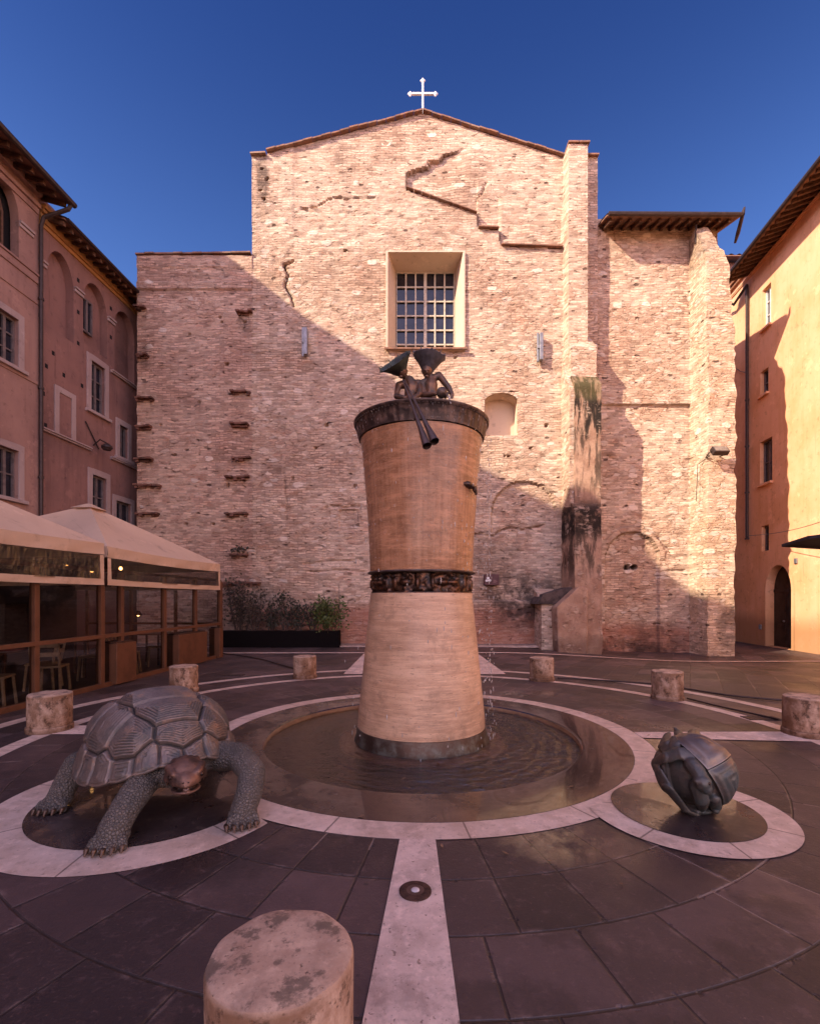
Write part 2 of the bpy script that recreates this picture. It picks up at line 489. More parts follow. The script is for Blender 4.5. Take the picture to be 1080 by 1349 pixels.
def travertine(name, base, dark, bed='H', joints=0, wet=.0, rough=.7, pits=.5, lichen=0.0, width=.012, side=None):
    m = M(name, rough=rough, spec=.4)
    o = m.obj(); x, y, z = m.xyz(o)
    if bed == 'H': v = m.vec(m.m('MULTIPLY', x, 1.2), m.m('MULTIPLY', y, 1.2), m.m('MULTIPLY', z, 9))
    elif bed == 'V':
        th = m.m('ARCTAN2', y, x)
        v = m.vec(m.m('MULTIPLY', m.m('COSINE', th), 9), m.m('MULTIPLY', m.m('SINE', th), 9), m.m('MULTIPLY', z, .5))
    else: v = m.scale(o, (3, 3, 3))
    a = m.noise(v, 1.6, 6, .65); b = m.noise(o, 1.7, 5, .6); g = m.noise(o, 60, 4, .7)
    c = m.mix(m.rng(a, .35, .68), base, dark)
    c = m.mix(m.m('MULTIPLY', m.rng(b, .45, .7), .55), c, tuple(k * .62 for k in dark))
    if bed == 'V':
        hb = m.noise(m.vec(m.m('MULTIPLY', x, 1.5), m.m('MULTIPLY', y, 1.5), m.m('MULTIPLY', z, 7)), 1.8, 6, .68)
        c = m.mix(m.m('MULTIPLY', m.rng(hb, .48, .66), .55), c, tuple(min(1, q * 1.45) for q in base))
        c = m.mix(m.m('MULTIPLY', m.rng(hb, .46, .30), .6), c, tuple(q * .5 for q in dark))
        v = m.vec(m.m('MULTIPLY', x, 2), m.m('MULTIPLY', y, 2), m.m('MULTIPLY', z, 8))
    pit = m.rng(m.noise(m.scale(v, (3, 3, 3)), 4.0, 4, .6), .64, .70)
    pit = m.m('MULTIPLY', pit, pits)
    band = m.noise(m.scale(v, (1.3, 1.3, 2.6)), 3.0, 5, .7)
    c = m.mix(m.m('MULTIPLY', m.rng(band, .52, .66), .45), c, tuple(min(1, q * 1.3) for q in base))
    c = m.mix(m.m('MULTIPLY', m.rng(band, .45, .32), .5), c, tuple(q * .55 for q in dark))
    grime = m.rng(m.noise(m.addv(o, (4, 4, 4)), 3.3, 7, .74), .53, .66)
    c = m.mix(m.m('MULTIPLY', grime, .38), c, tuple(q * .38 for q in dark))
    c = m.mix(pit, c, (.10, .055, .035))
    sp = m.rng(m.vor(o, 38, 'F1'), .16, .05)
    c = m.mix(m.m('MULTIPLY', sp, pits * .7), c, (.12, .07, .05))
    c = m.mix(m.m('MULTIPLY', m.m('SUBTRACT', g, .5), .5), c, (.8, .66, .52))
    if lichen:
        l = m.rng(m.noise(o, 7, 7, .72), .52, .62)
        lt = m.m('MULTIPLY', l, lichen)
        c = m.mix(lt, c, (.085, .06, .042))
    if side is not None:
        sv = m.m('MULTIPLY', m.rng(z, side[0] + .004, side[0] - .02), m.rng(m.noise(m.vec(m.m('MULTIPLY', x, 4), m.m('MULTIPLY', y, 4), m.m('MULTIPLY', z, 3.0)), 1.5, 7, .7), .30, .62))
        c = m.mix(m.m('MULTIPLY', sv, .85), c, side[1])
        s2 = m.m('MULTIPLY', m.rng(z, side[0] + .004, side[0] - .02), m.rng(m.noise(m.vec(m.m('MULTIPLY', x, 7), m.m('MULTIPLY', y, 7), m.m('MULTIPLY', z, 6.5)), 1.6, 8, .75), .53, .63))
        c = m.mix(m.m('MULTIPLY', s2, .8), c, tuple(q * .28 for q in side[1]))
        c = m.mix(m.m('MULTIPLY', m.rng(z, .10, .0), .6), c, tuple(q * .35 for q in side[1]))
    if joints:
        th = m.m('MULTIPLY', m.m('ARCTAN2', y, x), joints / (2 * math.pi))
        fr = m.m('ABSOLUTE', m.m('SUBTRACT', m.m('FRACT', m.m('ADD', th, 100.23)), .5))
        rr = m.m('SQRT', m.m('ADD', m.m('MULTIPLY', x, x), m.m('MULTIPLY', y, y)))
        dist = m.m('MULTIPLY', m.m('MULTIPLY', fr, rr), 2 * math.pi / joints)
        j = m.rng(dist, width * .7, width * .3)
        c = m.mix(m.m('MULTIPLY', j, .8), c, (.05, .032, .026))
        idx = m.white(m.vec(m.m('FLOOR', m.m('ADD', th, 100.73)), 0, 0))
        c = m.mix(m.m('MULTIPLY', idx, .18), c, dark)
    m.col(c)
    h = m.m('SUBTRACT', m.m('ADD', m.m('MULTIPLY', g, .4), m.m('MULTIPLY', a, .4)), m.m('MULTIPLY', pit, 1.5))
    m.bump(h, .55, .008)
    if wet:
        m.set(m.b.inputs['Roughness'], m.m('SUBTRACT', rough, m.m('MULTIPLY', m.rng(b, .35, .6), wet)))
    return m.mat

def metal(name, base, patina, rough=.45, mt=.75, sc=6.0, bumpk=.35, fine=60, scales=0.0, hi=None):
    m = M(name, rough=rough, metal=mt)
    o = m.obj()
    a = m.noise(o, sc, 6, .65); b = m.noise(o, fine, 4, .6)
    c = m.mix(m.rng(a, .42, .62), base, patina)
    if hi is not None:
        c = m.mix(m.m('MULTIPLY', m.rng(m.noise(o, sc * 1.7, 5, .7), .55, .7), .7), c, hi)
    pt = m.n('NewGeometry').outputs['Pointiness']
    c = m.mix(m.m('MULTIPLY', m.rng(pt, .50, .44), .75), c, tuple(q * .3 for q in patina))
    c = m.mix(m.m('MULTIPLY', m.rng(pt, .52, .58), .45), c, tuple(min(1, q * 1.9) for q in base))
    m.col(c)
    m.set(m.b.inputs['Roughness'], m.m('ADD', rough - .12, m.m('MULTIPLY', a, .3)))
    m.set(m.b.inputs['Metallic'], m.m('MULTIPLY', m.rng(a, .75, .4), mt))
    h = m.m('ADD', m.m('MULTIPLY', b, .4), m.m('MULTIPLY', a, .6))
    if scales:
        h = m.m('ADD', h, m.m('MULTIPLY', m.rng(m.vor(o, scales, 'DISTANCE_TO_EDGE'), .0, .25), 1.3))
    m.bump(h, bumpk, .012)
    return m.mat

def plain(name, c, rough=.6, metal_=0.0, var=.18, sc=8.0, bumpk=.1, spec=.35):
    m = M(name, rough=rough, metal=metal_, spec=spec)
    o = m.obj(); a = m.noise(o, sc, 5, .6)
    m.col(m.mix(m.m('MULTIPLY', m.rng(a, .4, .7), 1.0), c, tuple(k * (1 - var * 2) for k in c)))
    if bumpk: m.bump(m.noise(o, sc * 6, 4, .6), bumpk, .006)
    return m.mat
# ------------------------------------------------------------------ fountain centre and shared materials
FC = Vector((0.135, 5.754, 0))       # fountain axis on the ground
YAW = R(1.9)                         # the paving is turned a little from the camera
def polar(a, r, z=0.0):              # angle measured round the fountain, 0 = right, 90 = away
    return FC + Vector((r * math.cos(a - YAW), r * math.sin(a - YAW), z))

def basalt(name, wetness=.25, tint=(.080, .048, .044), rings=True):
    m = M(name, rough=.6, spec=.5)
    p = m.pos(); x, y, z = m.xyz(p)
    dx = m.m('SUBTRACT', x, FC.x); dy = m.m('SUBTRACT', y, FC.y)
    r = m.m('SQRT', m.m('ADD', m.m('MULTIPLY', dx, dx), m.m('MULTIPLY', dy, dy)))
    th = m.m('ADD', m.m('ARCTAN2', dy, dx), math.pi)
    # polar courses round the fountain
    rr = m.m('DIVIDE', m.m('SUBTRACT', r, 2.55), .46)
    row = m.m('FLOOR', rr)
    nseg = 48
    tt = m.m('ADD', m.m('MULTIPLY', th, nseg / (2 * math.pi)), m.m('MULTIPLY', m.white(m.vec(row, 3, 0)), .55))
    cell = m.m('FLOOR', tt)
    dr = m.m('MULTIPLY', m.m('SUBTRACT', .5, m.m('ABSOLUTE', m.m('SUBTRACT', m.m('FRACT', rr), .5))), .46)
    dt = m.m('MULTIPLY', m.m('MULTIPLY', m.m('SUBTRACT', .5, m.m('ABSOLUTE', m.m('SUBTRACT', m.m('FRACT', tt), .5))), r), 2 * math.pi / nseg)
    d1 = m.m('MINIMUM', dr, dt)
    id1 = m.white(m.vec(row, cell, 1))
    # straight courses beyond
    xr = m.m('ADD', m.m('MULTIPLY', x, .86), m.m('MULTIPLY', y, -.50)); yr = m.m('ADD', m.m('MULTIPLY', x, .50), m.m('MULTIPLY', y, .86))
    row2 = m.m('FLOOR', m.m('DIVIDE', xr, .5))
    t2 = m.m('ADD', m.m('DIVIDE', yr, .95), m.white(m.vec(row2, 8, 0)))
    d2 = m.m('MINIMUM', m.m('MULTIPLY', m.m('SUBTRACT', .5, m.m('ABSOLUTE', m.m('SUBTRACT', m.m('FRACT', m.m('DIVIDE', xr, .5)), .5))), .5),
             m.m('MULTIPLY', m.m('SUBTRACT', .5, m.m('ABSOLUTE', m.m('SUBTRACT', m.m('FRACT', t2), .5))), .95))
    id2 = m.white(m.vec(row2, m.m('FLOOR', t2), 2))
    out = m.m('GREATER_THAN', r, 5.45)
    d = m.m('ADD', m.m('MULTIPLY', d1, m.m('SUBTRACT', 1.0, out)), m.m('MULTIPLY', d2, out))
    pid = m.m('ADD', m.m('MULTIPLY', id1, m.m('SUBTRACT', 1.0, out)), m.m('MULTIPLY', id2, out))
    wob = m.m('MULTIPLY', m.m('SUBTRACT', m.noise(p, 9, 3), .5), .006)
    j = m.rng(m.m('ADD', d, wob), .0095, .003)
    big = m.noise(p, .55, 6, .62); mid = m.noise(p, 3.2, 6, .66); fine = m.noise(p, 42, 5, .7)
    k = m.m('ADD', .36, m.m('MULTIPLY', pid, 1.05))
    k = m.m('MULTIPLY', k, m.m('ADD', .62, m.m('MULTIPLY', mid, .8)))
    c = m.mix(1.0, tint, m.vec(k, k, k), 'MULTIPLY')
    c = m.mix(m.m('MULTIPLY', m.rng(big, .45, .66), .5), c, tuple(q * .55 for q in tint))
    c = m.mix(m.m('MULTIPLY', m.rng(m.noise(p, 1.4, 7, .72), .56, .70), .35), c, (.17, .10, .08))
    c = m.mix(m.m('MULTIPLY', m.rng(fine, .56, .74), .45), c, (.24, .15, .125))
    c = m.mix(m.m('MULTIPLY', m.rng(m.noise(p, 130, 3, .7), .58, .72), .4), c, (.014, .009, .009))
    c = m.mix(m.m('MULTIPLY', m.rng(m.noise(m.addv(p, (1, 8, 0)), 11, 6, .75), .54, .66), .4), c, tuple(q * 1.9 for q in tint))
    # worn marks: gum spots, dark oily stains, scuffs along the joints, a few black slabs
    gum = m.m('MULTIPLY', m.rng(m.vor(p, 5.5), .10, .06), m.m('GREATER_THAN', m.xyz(m.vor(p, 5.5, 'F1', 'Color'))[0], .62))
    c = m.mix(m.m('MULTIPLY', gum, .6), c, (.018, .012, .011))
    lim = m.m('MULTIPLY', m.rng(m.vor(m.addv(p, (3, 5, 0)), 3.1), .07, .03), m.m('GREATER_THAN', m.xyz(m.vor(m.addv(p, (3, 5, 0)), 3.1, 'F1', 'Color'))[1], .7))
    c = m.mix(m.m('MULTIPLY', lim, .5), c, (.30, .21, .18))
    c = m.mix(m.m('MULTIPLY', m.rng(m.noise(m.addv(p, (9, 2, 0)), .9, 7, .7), .53, .62), .55), c, tuple(q * .32 for q in tint))
    c = m.mix(m.m('MULTIPLY', m.rng(pid, .90, .93), .6), c, tuple(q * .35 for q in tint))
    scuf = m.m('MULTIPLY', m.rng(d, .035, .004), m.rng(m.noise(p, 5.5, 5, .7), .50, .66))
    c = m.mix(m.m('MULTIPLY', scuf, .55), c, (.25, .17, .145))
    jl = m.white(m.vec(m.m('FLOOR', m.m('MULTIPLY', x, 1.3)), m.m('FLOOR', m.m('MULTIPLY', y, 1.3)), 4))
    jc = m.mix(m.rng(jl, .66, .74), (.022, .015, .014), (.24, .17, .14))
    c = m.mix(m.m('MULTIPLY', j, .75), c, jc)
    m.col(c)
    wetn = m.rng(m.noise(p, .8, 5, .6), .48, .62)
    nearf = m.rng(r, 4.2, 2.2)
    rough = m.m('SUBTRACT', .54, m.m('MULTIPLY', wetn, m.m('ADD', wetness * .5, m.m('MULTIPLY', nearf, wetness))))
    rough = m.m('ADD', rough, m.m('MULTIPLY', m.m('SUBTRACT', fine, .5), .25))
    # water spilt on the paving
    wet = None
    for (wx, wy, rx, ry) in ((1.02, 3.16, .42, .26), (-.95, 7.6, .5, .35), (2.75, 5.2, .3, .5), (1.9, 8.2, .6, .3)):
        e = m.m('MULTIPLY', m.ellipse(x, y, wx, wy, rx, ry, .7), m.rng(m.noise(p, 2.6, 5, .6), .36, .52))
        wet = e if wet is None else m.m('MAXIMUM', wet, e)
    m.set(m.b.inputs['Coat Weight'], wet); m.set(m.b.inputs['Coat Roughness'], .04); m.set(m.b.inputs['Coat IOR'], 1.45)
    m.set(m.b.inputs['Roughness'], rough)
    h = m.m('ADD', m.m('MULTIPLY', fine, .5), m.m('MULTIPLY', mid, .9))
    h = m.m('SUBTRACT', h, m.m('MULTIPLY', j, 1.6))
    chip = m.m('MULTIPLY', m.rng(d, .03, .005), m.rng(m.noise(p, 13, 4, .6), .58, .68))
    h = m.m('SUBTRACT', h, m.m('MULTIPLY', chip, 1.6))
    h = m.m('ADD', h, m.m('MULTIPLY', pid, .5))
    m.bump(h, .6, .012)
    return m.mat

def wetstone(name, tint, rlo=.08, rhi=.45, joints=14, coat=1.0, spill=0.0):
    m = M(name, rough=.2, spec=.5)
    o = m.obj(); x, y, z = m.xyz(o)
    a = m.noise(o, 1.1, 6, .65); b = m.noise(o, 6, 6, .7); f = m.noise(o, 45, 4, .7)
    c = m.mix(m.rng(a, .4, .65), tint, tuple(k * .5 for k in tint))
    c = m.mix(m.m('MULTIPLY', m.rng(b, .55, .72), .5), c, (.20, .135, .10))
    if joints:
        th = m.m('MULTIPLY', m.m('ARCTAN2', y, x), joints / (2 * math.pi))
        fr = m.m('ABSOLUTE', m.m('SUBTRACT', m.m('FRACT', m.m('ADD', th, 100.4)), .5))
        j = m.rng(m.m('MULTIPLY', fr, 2 * math.pi * 2 / joints), .012, .005)
        c = m.mix(m.m('MULTIPLY', j, .8), c, (.015, .01, .01))
    m.col(c)
    dry = m.rng(m.m('ADD', m.m('MULTIPLY', a, .65), m.m('MULTIPLY', b, .35)), .44, .60)
    dry = m.m('MULTIPLY', dry, m.m('SUBTRACT', 1.0, m.m('MULTIPLY', m.m('MULTIPLY', m.rng(x, .1, .8), m.rng(m.noise(o, 1.9, 5, .6), .36, .46)), spill)))
    m.set(m.b.inputs['Roughness'], m.m('ADD', rlo, m.m('MULTIPLY', dry, rhi - rlo)))
    m.set(m.b.inputs['Coat Weight'], m.m('MULTIPLY', m.m('SUBTRACT', 1.0, dry), coat * .8)); m.set(m.b.inputs['Coat Roughness'], .035); m.set(m.b.inputs['Coat IOR'], 1.42)
    m.bump(m.m('ADD', m.m('MULTIPLY', f, .35), b), .22, .008)
    return m.mat

MAT = {}
MAT['basalt'] = basalt('basalt paving')
MAT['ring'] = travertine('pale paving ring', (.70, .52, .42), (.54, .38, .29), bed='N', joints=16, rough=.62, wet=.25, pits=.45)
MAT['strip'] = travertine('pale paving strip', (.73, .54, .44), (.55, .39, .31), bed='N', joints=0, rough=.7, pits=.6)
MAT['ring2'] = travertine('pale paving ring small', (.70, .52, .42), (.54, .38, .29), bed='N', joints=7, rough=.62, wet=.2, pits=.45)
MAT['disc'] = wetstone('wet basalt disc', (.065, .043, .040), .18, .5, 0)

# ------------------------------------------------------------------ ground
def gz(x, y):
    sm = lambda t: (lambda q: q * q * (3 - 2 * q))(min(max(t, 0.0), 1.0))
    return -.30 * sm((x - 2.5) / 6.5) * sm((y - 9.5) / 6.0)
def annulus(mb, c, r0, r1, z, n=160, a0=0.0, a1=2 * math.pi, clip=None):
    """flat ring; clip = (centre, radius): keep only what lies outside that circle"""
    c = Vector(c); vs = []; fs = []
    full = abs(a1 - a0 - 2 * math.pi) < 1e-6
    for k in range(n + 1):
        a = a0 + (a1 - a0) * k / n
        d = Vector((math.cos(a), math.sin(a), 0))
        ra, rb = r0, r1
        if clip:
            q = c - Vector(clip[0]); q.z = 0
            b = q.dot(d); cc = q.dot(q) - clip[1] ** 2
            disc = b * b - cc
            if disc > 0 and -b - math.sqrt(disc) > 0:
                t = -b - math.sqrt(disc); rb = min(rb, t); ra = min(ra, rb)
        vs += [c + d * ra + Vector((0, 0, z)), c + d * rb + Vector((0, 0, z))]
    for k in range(n):
        fs.append((2 * k, 2 * k + 1, 2 * k + 3, 2 * k + 2))
    mb.add(vs, fs)
    return mb

mb = MB()
rad = [2.30, 2.6, 3, 4, 5, 5.6, 6.2, 7, 8, 9, 10, 11, 12, 13, 14, 15, 17, 20, 25, 50, 120, 400]
for a, b in zip(rad[:-1], rad[1:]): annulus(mb, FC, a, b, 0, 160)
for v in mb.v: v.z = gz(v.x, v.y)
struct(mb.build('pavement', MAT['basalt']))

mb = annulus(MB(), (0, 0, 0), 2.31, 2.55, .004, 192)
o = struct(mb.build('main_paving_ring', MAT['ring'])); o.location = FC
TC = Vector((-2.06, 3.92, 0)); BC = Vector((2.083, 3.668, 0))      # tortoise and ball-turtle circles
for nm, c, r0, r1, cl, zz in (('tortoise_paving_ring', TC, .853, 1.15, 2.549, .004), ('turtle_paving_ring', BC, .5125, .712, 2.40, .008)):
    mb = annulus(MB(), (0, 0, 0), r0, r1, zz, 160, clip=(FC - c, cl))
    o = struct(mb.build(nm, MAT['ring2'])); o.location = c
for nm, c, r1, cl, zz in (('tortoise_paving_disc', TC, .853, 2.311, .008), ('turtle_paving_disc', BC, .5125, 2.312, .012)):
    mb = annulus(MB(), (0, 0, 0), .001, r1, zz, 160, clip=(FC - c, cl))
    o = struct(mb.build(nm, MAT['disc'])); o.location = c
for r in (4.38, 5.22):
    mb = annulus(MB(), (0, 0, 0), r, r + .19, .004, 256)
    o = struct(mb.build('outer_paving_ring', MAT['ring'])); o.location = FC
# radial strips (wedges)
def wedge(ang, half, r0, r1, z=.008):
    mb = MB(); n = 8
    a = R(ang)
    for k in range(n):
        q0 = r0 + (r1 - r0) * k / n; q1 = r0 + (r1 - r0) * (k + 1) / n
        mb.quad(polar(a - half, q0, z), polar(a - half, q1, z), polar(a + half, q1, z), polar(a + half, q0, z))
    return struct(mb.build('paving_strip', MAT['strip']))
wedge(270, .0465, 2.552, 9); wedge(0, .0465, 2.552, 4.379); wedge(180, .0465, 2.552, 4.379)
mb = MB()
mb.quad((-1.42, 10.3, .008), (2.05, 10.3, .008), (2.0, 14.25, .008), (-1.36, 14.25, .008))
struct(mb.build('paving_strip', MAT['strip']))
mb = MB()
for k in range(40):
    x0, x1 = -7 + 19.5 * k / 40, -7 + 19.5 * (k + 1) / 40
    mb.quad(*[(x, y + .012 * x, gz(x, y) + .012) for x, y in ((x0, 14.3), (x1, 14.3), (x1, 14.52), (x0, 14.52))])
struct(mb.build('paving_line', MAT['strip']))
MAT['kerb'] = travertine('kerb stone', (.33, .23, .185), (.22, .15, .12), bed='N', rough=.8)
mb = MB(); mb.box(-9.6, 4.4, 16.45, 17.0, -.05, .05)
struct(mb.build('kerb', MAT['kerb'], bevel=.01))
mb = MB(); mb.box(-9.6, 4.4, 16.28, 16.45, -.02, .008)
struct(mb.build('kerb_strip', MAT['strip']))
# ------------------------------------------------------------------ church
YF, YW, YP = 17.0, 17.2, 16.15        # facade, right wing, right end pier
fx = lambda px: (px - CX) / F * YF
fz = lambda py: H - (py - HOR) / F * YF
def at(px, py, rx, rz, k, Y=YF):
    p = P(px, py, Y); return (p.x, p.z, rx * Y / F, rz * Y / F, k)
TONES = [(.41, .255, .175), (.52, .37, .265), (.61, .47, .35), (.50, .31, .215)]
MAT['facade'] = masonry('facade masonry', TONES, stones=.90, rubble=.3, red_below=1.35, dark=.05, stains=[
    at(346, 232, 8, 40, .7), at(690, 790, 60, 36, .85), at(650, 730, 46, 26, .45), at(330, 800, 60, 40, .6), at(318, 740, 12, 16, .6)])
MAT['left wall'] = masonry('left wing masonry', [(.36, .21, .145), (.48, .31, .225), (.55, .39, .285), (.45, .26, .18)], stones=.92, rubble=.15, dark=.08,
    stains=[at(320, 800, 45, 40, .5), at(190, 470, 9, 14, .6), at(322, 424, 8, 12, .7), at(240, 362, 60, 3, .3)])
MAT['wing'] = masonry('right wing masonry', TONES, stones=.86, rubble=.4, red_below=.7, dark=.02, stains=[at(870, 850, 36, 40, .6, YW), at(820, 856, 60, 14, .7, YW)])
MAT['pier'] = masonry('pier masonry', [(.46, .30, .19), (.58, .43, .30), (.63, .49, .36), (.5, .33, .21)], stones=.84, rubble=.45, stains=[at(930, 310, 20, 26, .45, YP), at(960, 820, 16, 40, .6, YP)])
MAT['buttress'] = masonry('rough buttress', TONES, stones=.87, rubble=.5, dark=.1)
ms = M('stained buttress render', rough=.95, spec=.15)
_p = ms.pos(); _x, _y, _z = ms.xyz(_p)
_c = ms.mix(ms.rng(ms.noise(_p, 1.5, 6, .65), .36, .66), (.50, .33, .23), (.34, .20, .135))
_c = ms.mix(ms.m('MULTIPLY', ms.rng(ms.noise(_p, 9, 6, .7), .5, .75), .5), _c, (.24, .14, .095))
_drip = ms.rng(ms.noise(ms.vec(ms.m('MULTIPLY', _x, 3.2), ms.m('MULTIPLY', _y, 1.5), ms.m('MULTIPLY', _z, .55)), 1.4, 6, .65), .42, .56)
_drip2 = ms.rng(ms.noise(_p, 2.6, 6, .68), .30, .52)
for (cz, rz, k) in ((8.2, 1.2, .97), (6.7, 1.6, .75), (4.25, .6, .98), (3.4, 1.0, .8), (-.1, .5, .5)):
    _e = ms.m('MULTIPLY', ms.ellipse(_y, _z, 15.8, cz, 30, rz, .8), (_drip2 if 4 < cz < 5 else _drip) if cz > 1 else .9)
    _c = ms.mix(ms.m('MULTIPLY', _e, k), _c, (.028, .022, .018) if cz > 1 else (.08, .05, .04))
_c = ms.mix(ms.m('MULTIPLY', ms.ellipse(_x, _z, 6.0, 8.75, .7, .5, .8), .5), _c, (.14, .12, .05))
_row = ms.noise(ms.vec(ms.m('MULTIPLY', ms.m('ADD', _x, _y), 2.2), ms.m('MULTIPLY', _z, 9.0), 3), 1.2, 5, .65)
_bare = ms.rng(ms.noise(ms.vec(_x, _y, _z), 1.9, 6, .7), .54, .62)
_c = ms.mix(ms.m('MULTIPLY', ms.m('MULTIPLY', _bare, ms.rng(_row, .42, .60)), .7), _c, (.60, .45, .34))
_c = ms.mix(ms.m('MULTIPLY', ms.m('MULTIPLY', _bare, ms.rng(_row, .46, .34)), .7), _c, (.13, .075, .05))
ms.col(_c); ms.bump(ms.m('ADD', ms.m('MULTIPLY', _row, ms.m('MULTIPLY', _bare, 1.5)), ms.m('ADD', ms.noise(_p, 7, 6, .7), ms.noise(_p, 40, 4, .6))), .9, .04)
MAT['render'] = ms.mat
MAT['cream'] = plaster('window reveal plaster', (.62, .48, .36), (.52, .38, .27), streak=.2)
MAT['cream paint'] = plain('cream painted steel', (.55, .47, .36), .55)
MAT['white paint'] = plain('white painted steel', (.66, .63, .62), .5, var=.12)
MAT['zinc'] = plain('grey zinc', (.30, .29, .29), .45, .6)
def tiles_mat():
    m = M('terracotta tiles', rough=.9, spec=.2)
    p = m.pos(); a = m.noise(p, 5, 5, .7); b = m.noise(p, 1.2, 4, .6)
    c = m.mix(m.rng(a, .38, .64), (.30, .155, .10), (.17, .10, .075)); c = m.mix(m.m('MULTIPLY', m.rng(b, .5, .68), .6), c, (.36, .26, .19))
    m.col(c); m.bump(a, .4, .01); return m.mat
MAT['tile'] = tiles_mat()
MAT['old wood'] = plain('old dark timber', (.135, .065, .036), .85, var=.3)
MAT['gutter'] = plain('dark metal gutter', (.06, .04, .036), .5, .4)
def glass_mat(name, tint, rough=.06, tr=0.0):
    m = M(name, rough=rough, spec=.6); o = m.pos()
    m.col(m.mix(m.rng(m.noise(o, 1.5, 3), .4, .6), tint, tuple(k * .5 for k in tint)))
    m.bump(m.noise(o, 1.3, 2), .08, .02)
    return m.mat
MAT['dark glass'] = glass_mat('dark window glass', (.020, .022, .035))

church = thing('church', 'tall old brick church with stepped gable, barred window and white cross on top', 'church', (0, YF, 0))

def relief(name, mat, xs, z_base, top, disp, holes, Y, thick=1.5, cell=.055, hl_x=(), hl_z=()):
    """dense wall sheet with real relief. xs=(x0,x1); top(x) = height"""
    def line(a, b, extra):
        n = max(2, int((b - a) / cell)); t = list(np.linspace(a, b, n))
        for e in extra:
            if a < e < b:
                t = [q for q in t if abs(q - e) > cell * .45] + [e]
        return np.array(sorted(t))
    X = line(xs[0], xs[1], hl_x)
    tops = top(X); zmin = tops.min()
    Zl = line(z_base, zmin, hl_z)
    nx = len(X); extra = max(0, int((tops.max() - zmin) / cell))
    rows = [np.full(nx, z) for z in Zl]
    for k in range(1, extra + 1): rows.append(zmin + (tops - zmin) * k / extra)
    ZZ = np.array(rows); XX = np.tile(X, (len(rows), 1))
    D = disp(XX, ZZ)
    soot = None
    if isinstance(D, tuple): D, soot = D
    PX = XX / Y * F + CX; PY = HOR - (ZZ - H) / Y * F
    vs = np.stack([XX, Y - D, ZZ], -1).reshape(-1, 3)
    nr = len(rows)
    fs = []
    for j in range(nr - 1):
        for i in range(nx - 1):
            cx = (X[i] + X[i + 1]) / 2; cz = (ZZ[j, i] + ZZ[j + 1, i]) / 2
            if any(h[0] < cx < h[1] and h[2] < cz < h[3] for h in holes): continue
            a = j * nx + i
            fs.append((a, a + 1, a + nx + 1, a + nx))
    n0 = len(vs)
    vs = [Vector(v) for v in vs]
    # close the wall: back sheet edge strips
    def strip(idx, flip):
        o = len(vs)
        for i in idx: vs.append(Vector((vs[i].x, Y + thick, vs[i].z)))
        for k in range(len(idx) - 1):
            fs.append((idx[k], idx[k + 1], o + k + 1, o + k))
    strip([j * nx for j in range(nr)], 0); strip([j * nx + nx - 1 for j in range(nr)], 1)
    strip([(nr - 1) * nx + i for i in range(nx)], 0)
    mb = MB(); mb.v = vs; mb.f = fs
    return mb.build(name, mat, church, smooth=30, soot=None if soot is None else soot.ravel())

def px_of(X, Z, Y): return X / Y * F + CX, HOR - (Z - H) / Y * F
S = YF / F
REC = [(535, 249), (535, 227), (548, 222), (565, 219), (567, 212), (580, 210), (585, 203), (602, 199), (640, 180), (700, 212), (741, 232), (741, 326),
       (660, 323), (657, 301), (630, 300), (628, 279)]
CRACKS = [([(385, 343), (373, 349), (379, 360), (376, 376), (384, 391), (387, 404)], 1.25, .20),
          ([(398, 274), (418, 271), (432, 263), (450, 260), (494, 261)], .85, .12),
          ([(620, 704), (650, 706), (660, 700), (674, 694), (690, 698), (716, 692)], 1.1, .12),
          ([(640, 240), (636, 255), (628, 262)], .8, .06), ([(566, 212), (562, 219)], .9, .08),
          ([(372, 618), (376, 640), (378, 690)], .8, .05), ([(430, 668), (476, 667)], 1.3, .07),
          ([(400, 742), (478, 738)], .9, .06), ([(400, 753), (480, 752)], .9, .06),
          ([(446, 770), (447, 830)], .8, .06), ([(700, 636), (716, 640), (728, 652)], 1.0, .07),
          ([(556, 268), (600, 272)], .7, .03), ([(470, 300), (520, 296)], .7, .03)]
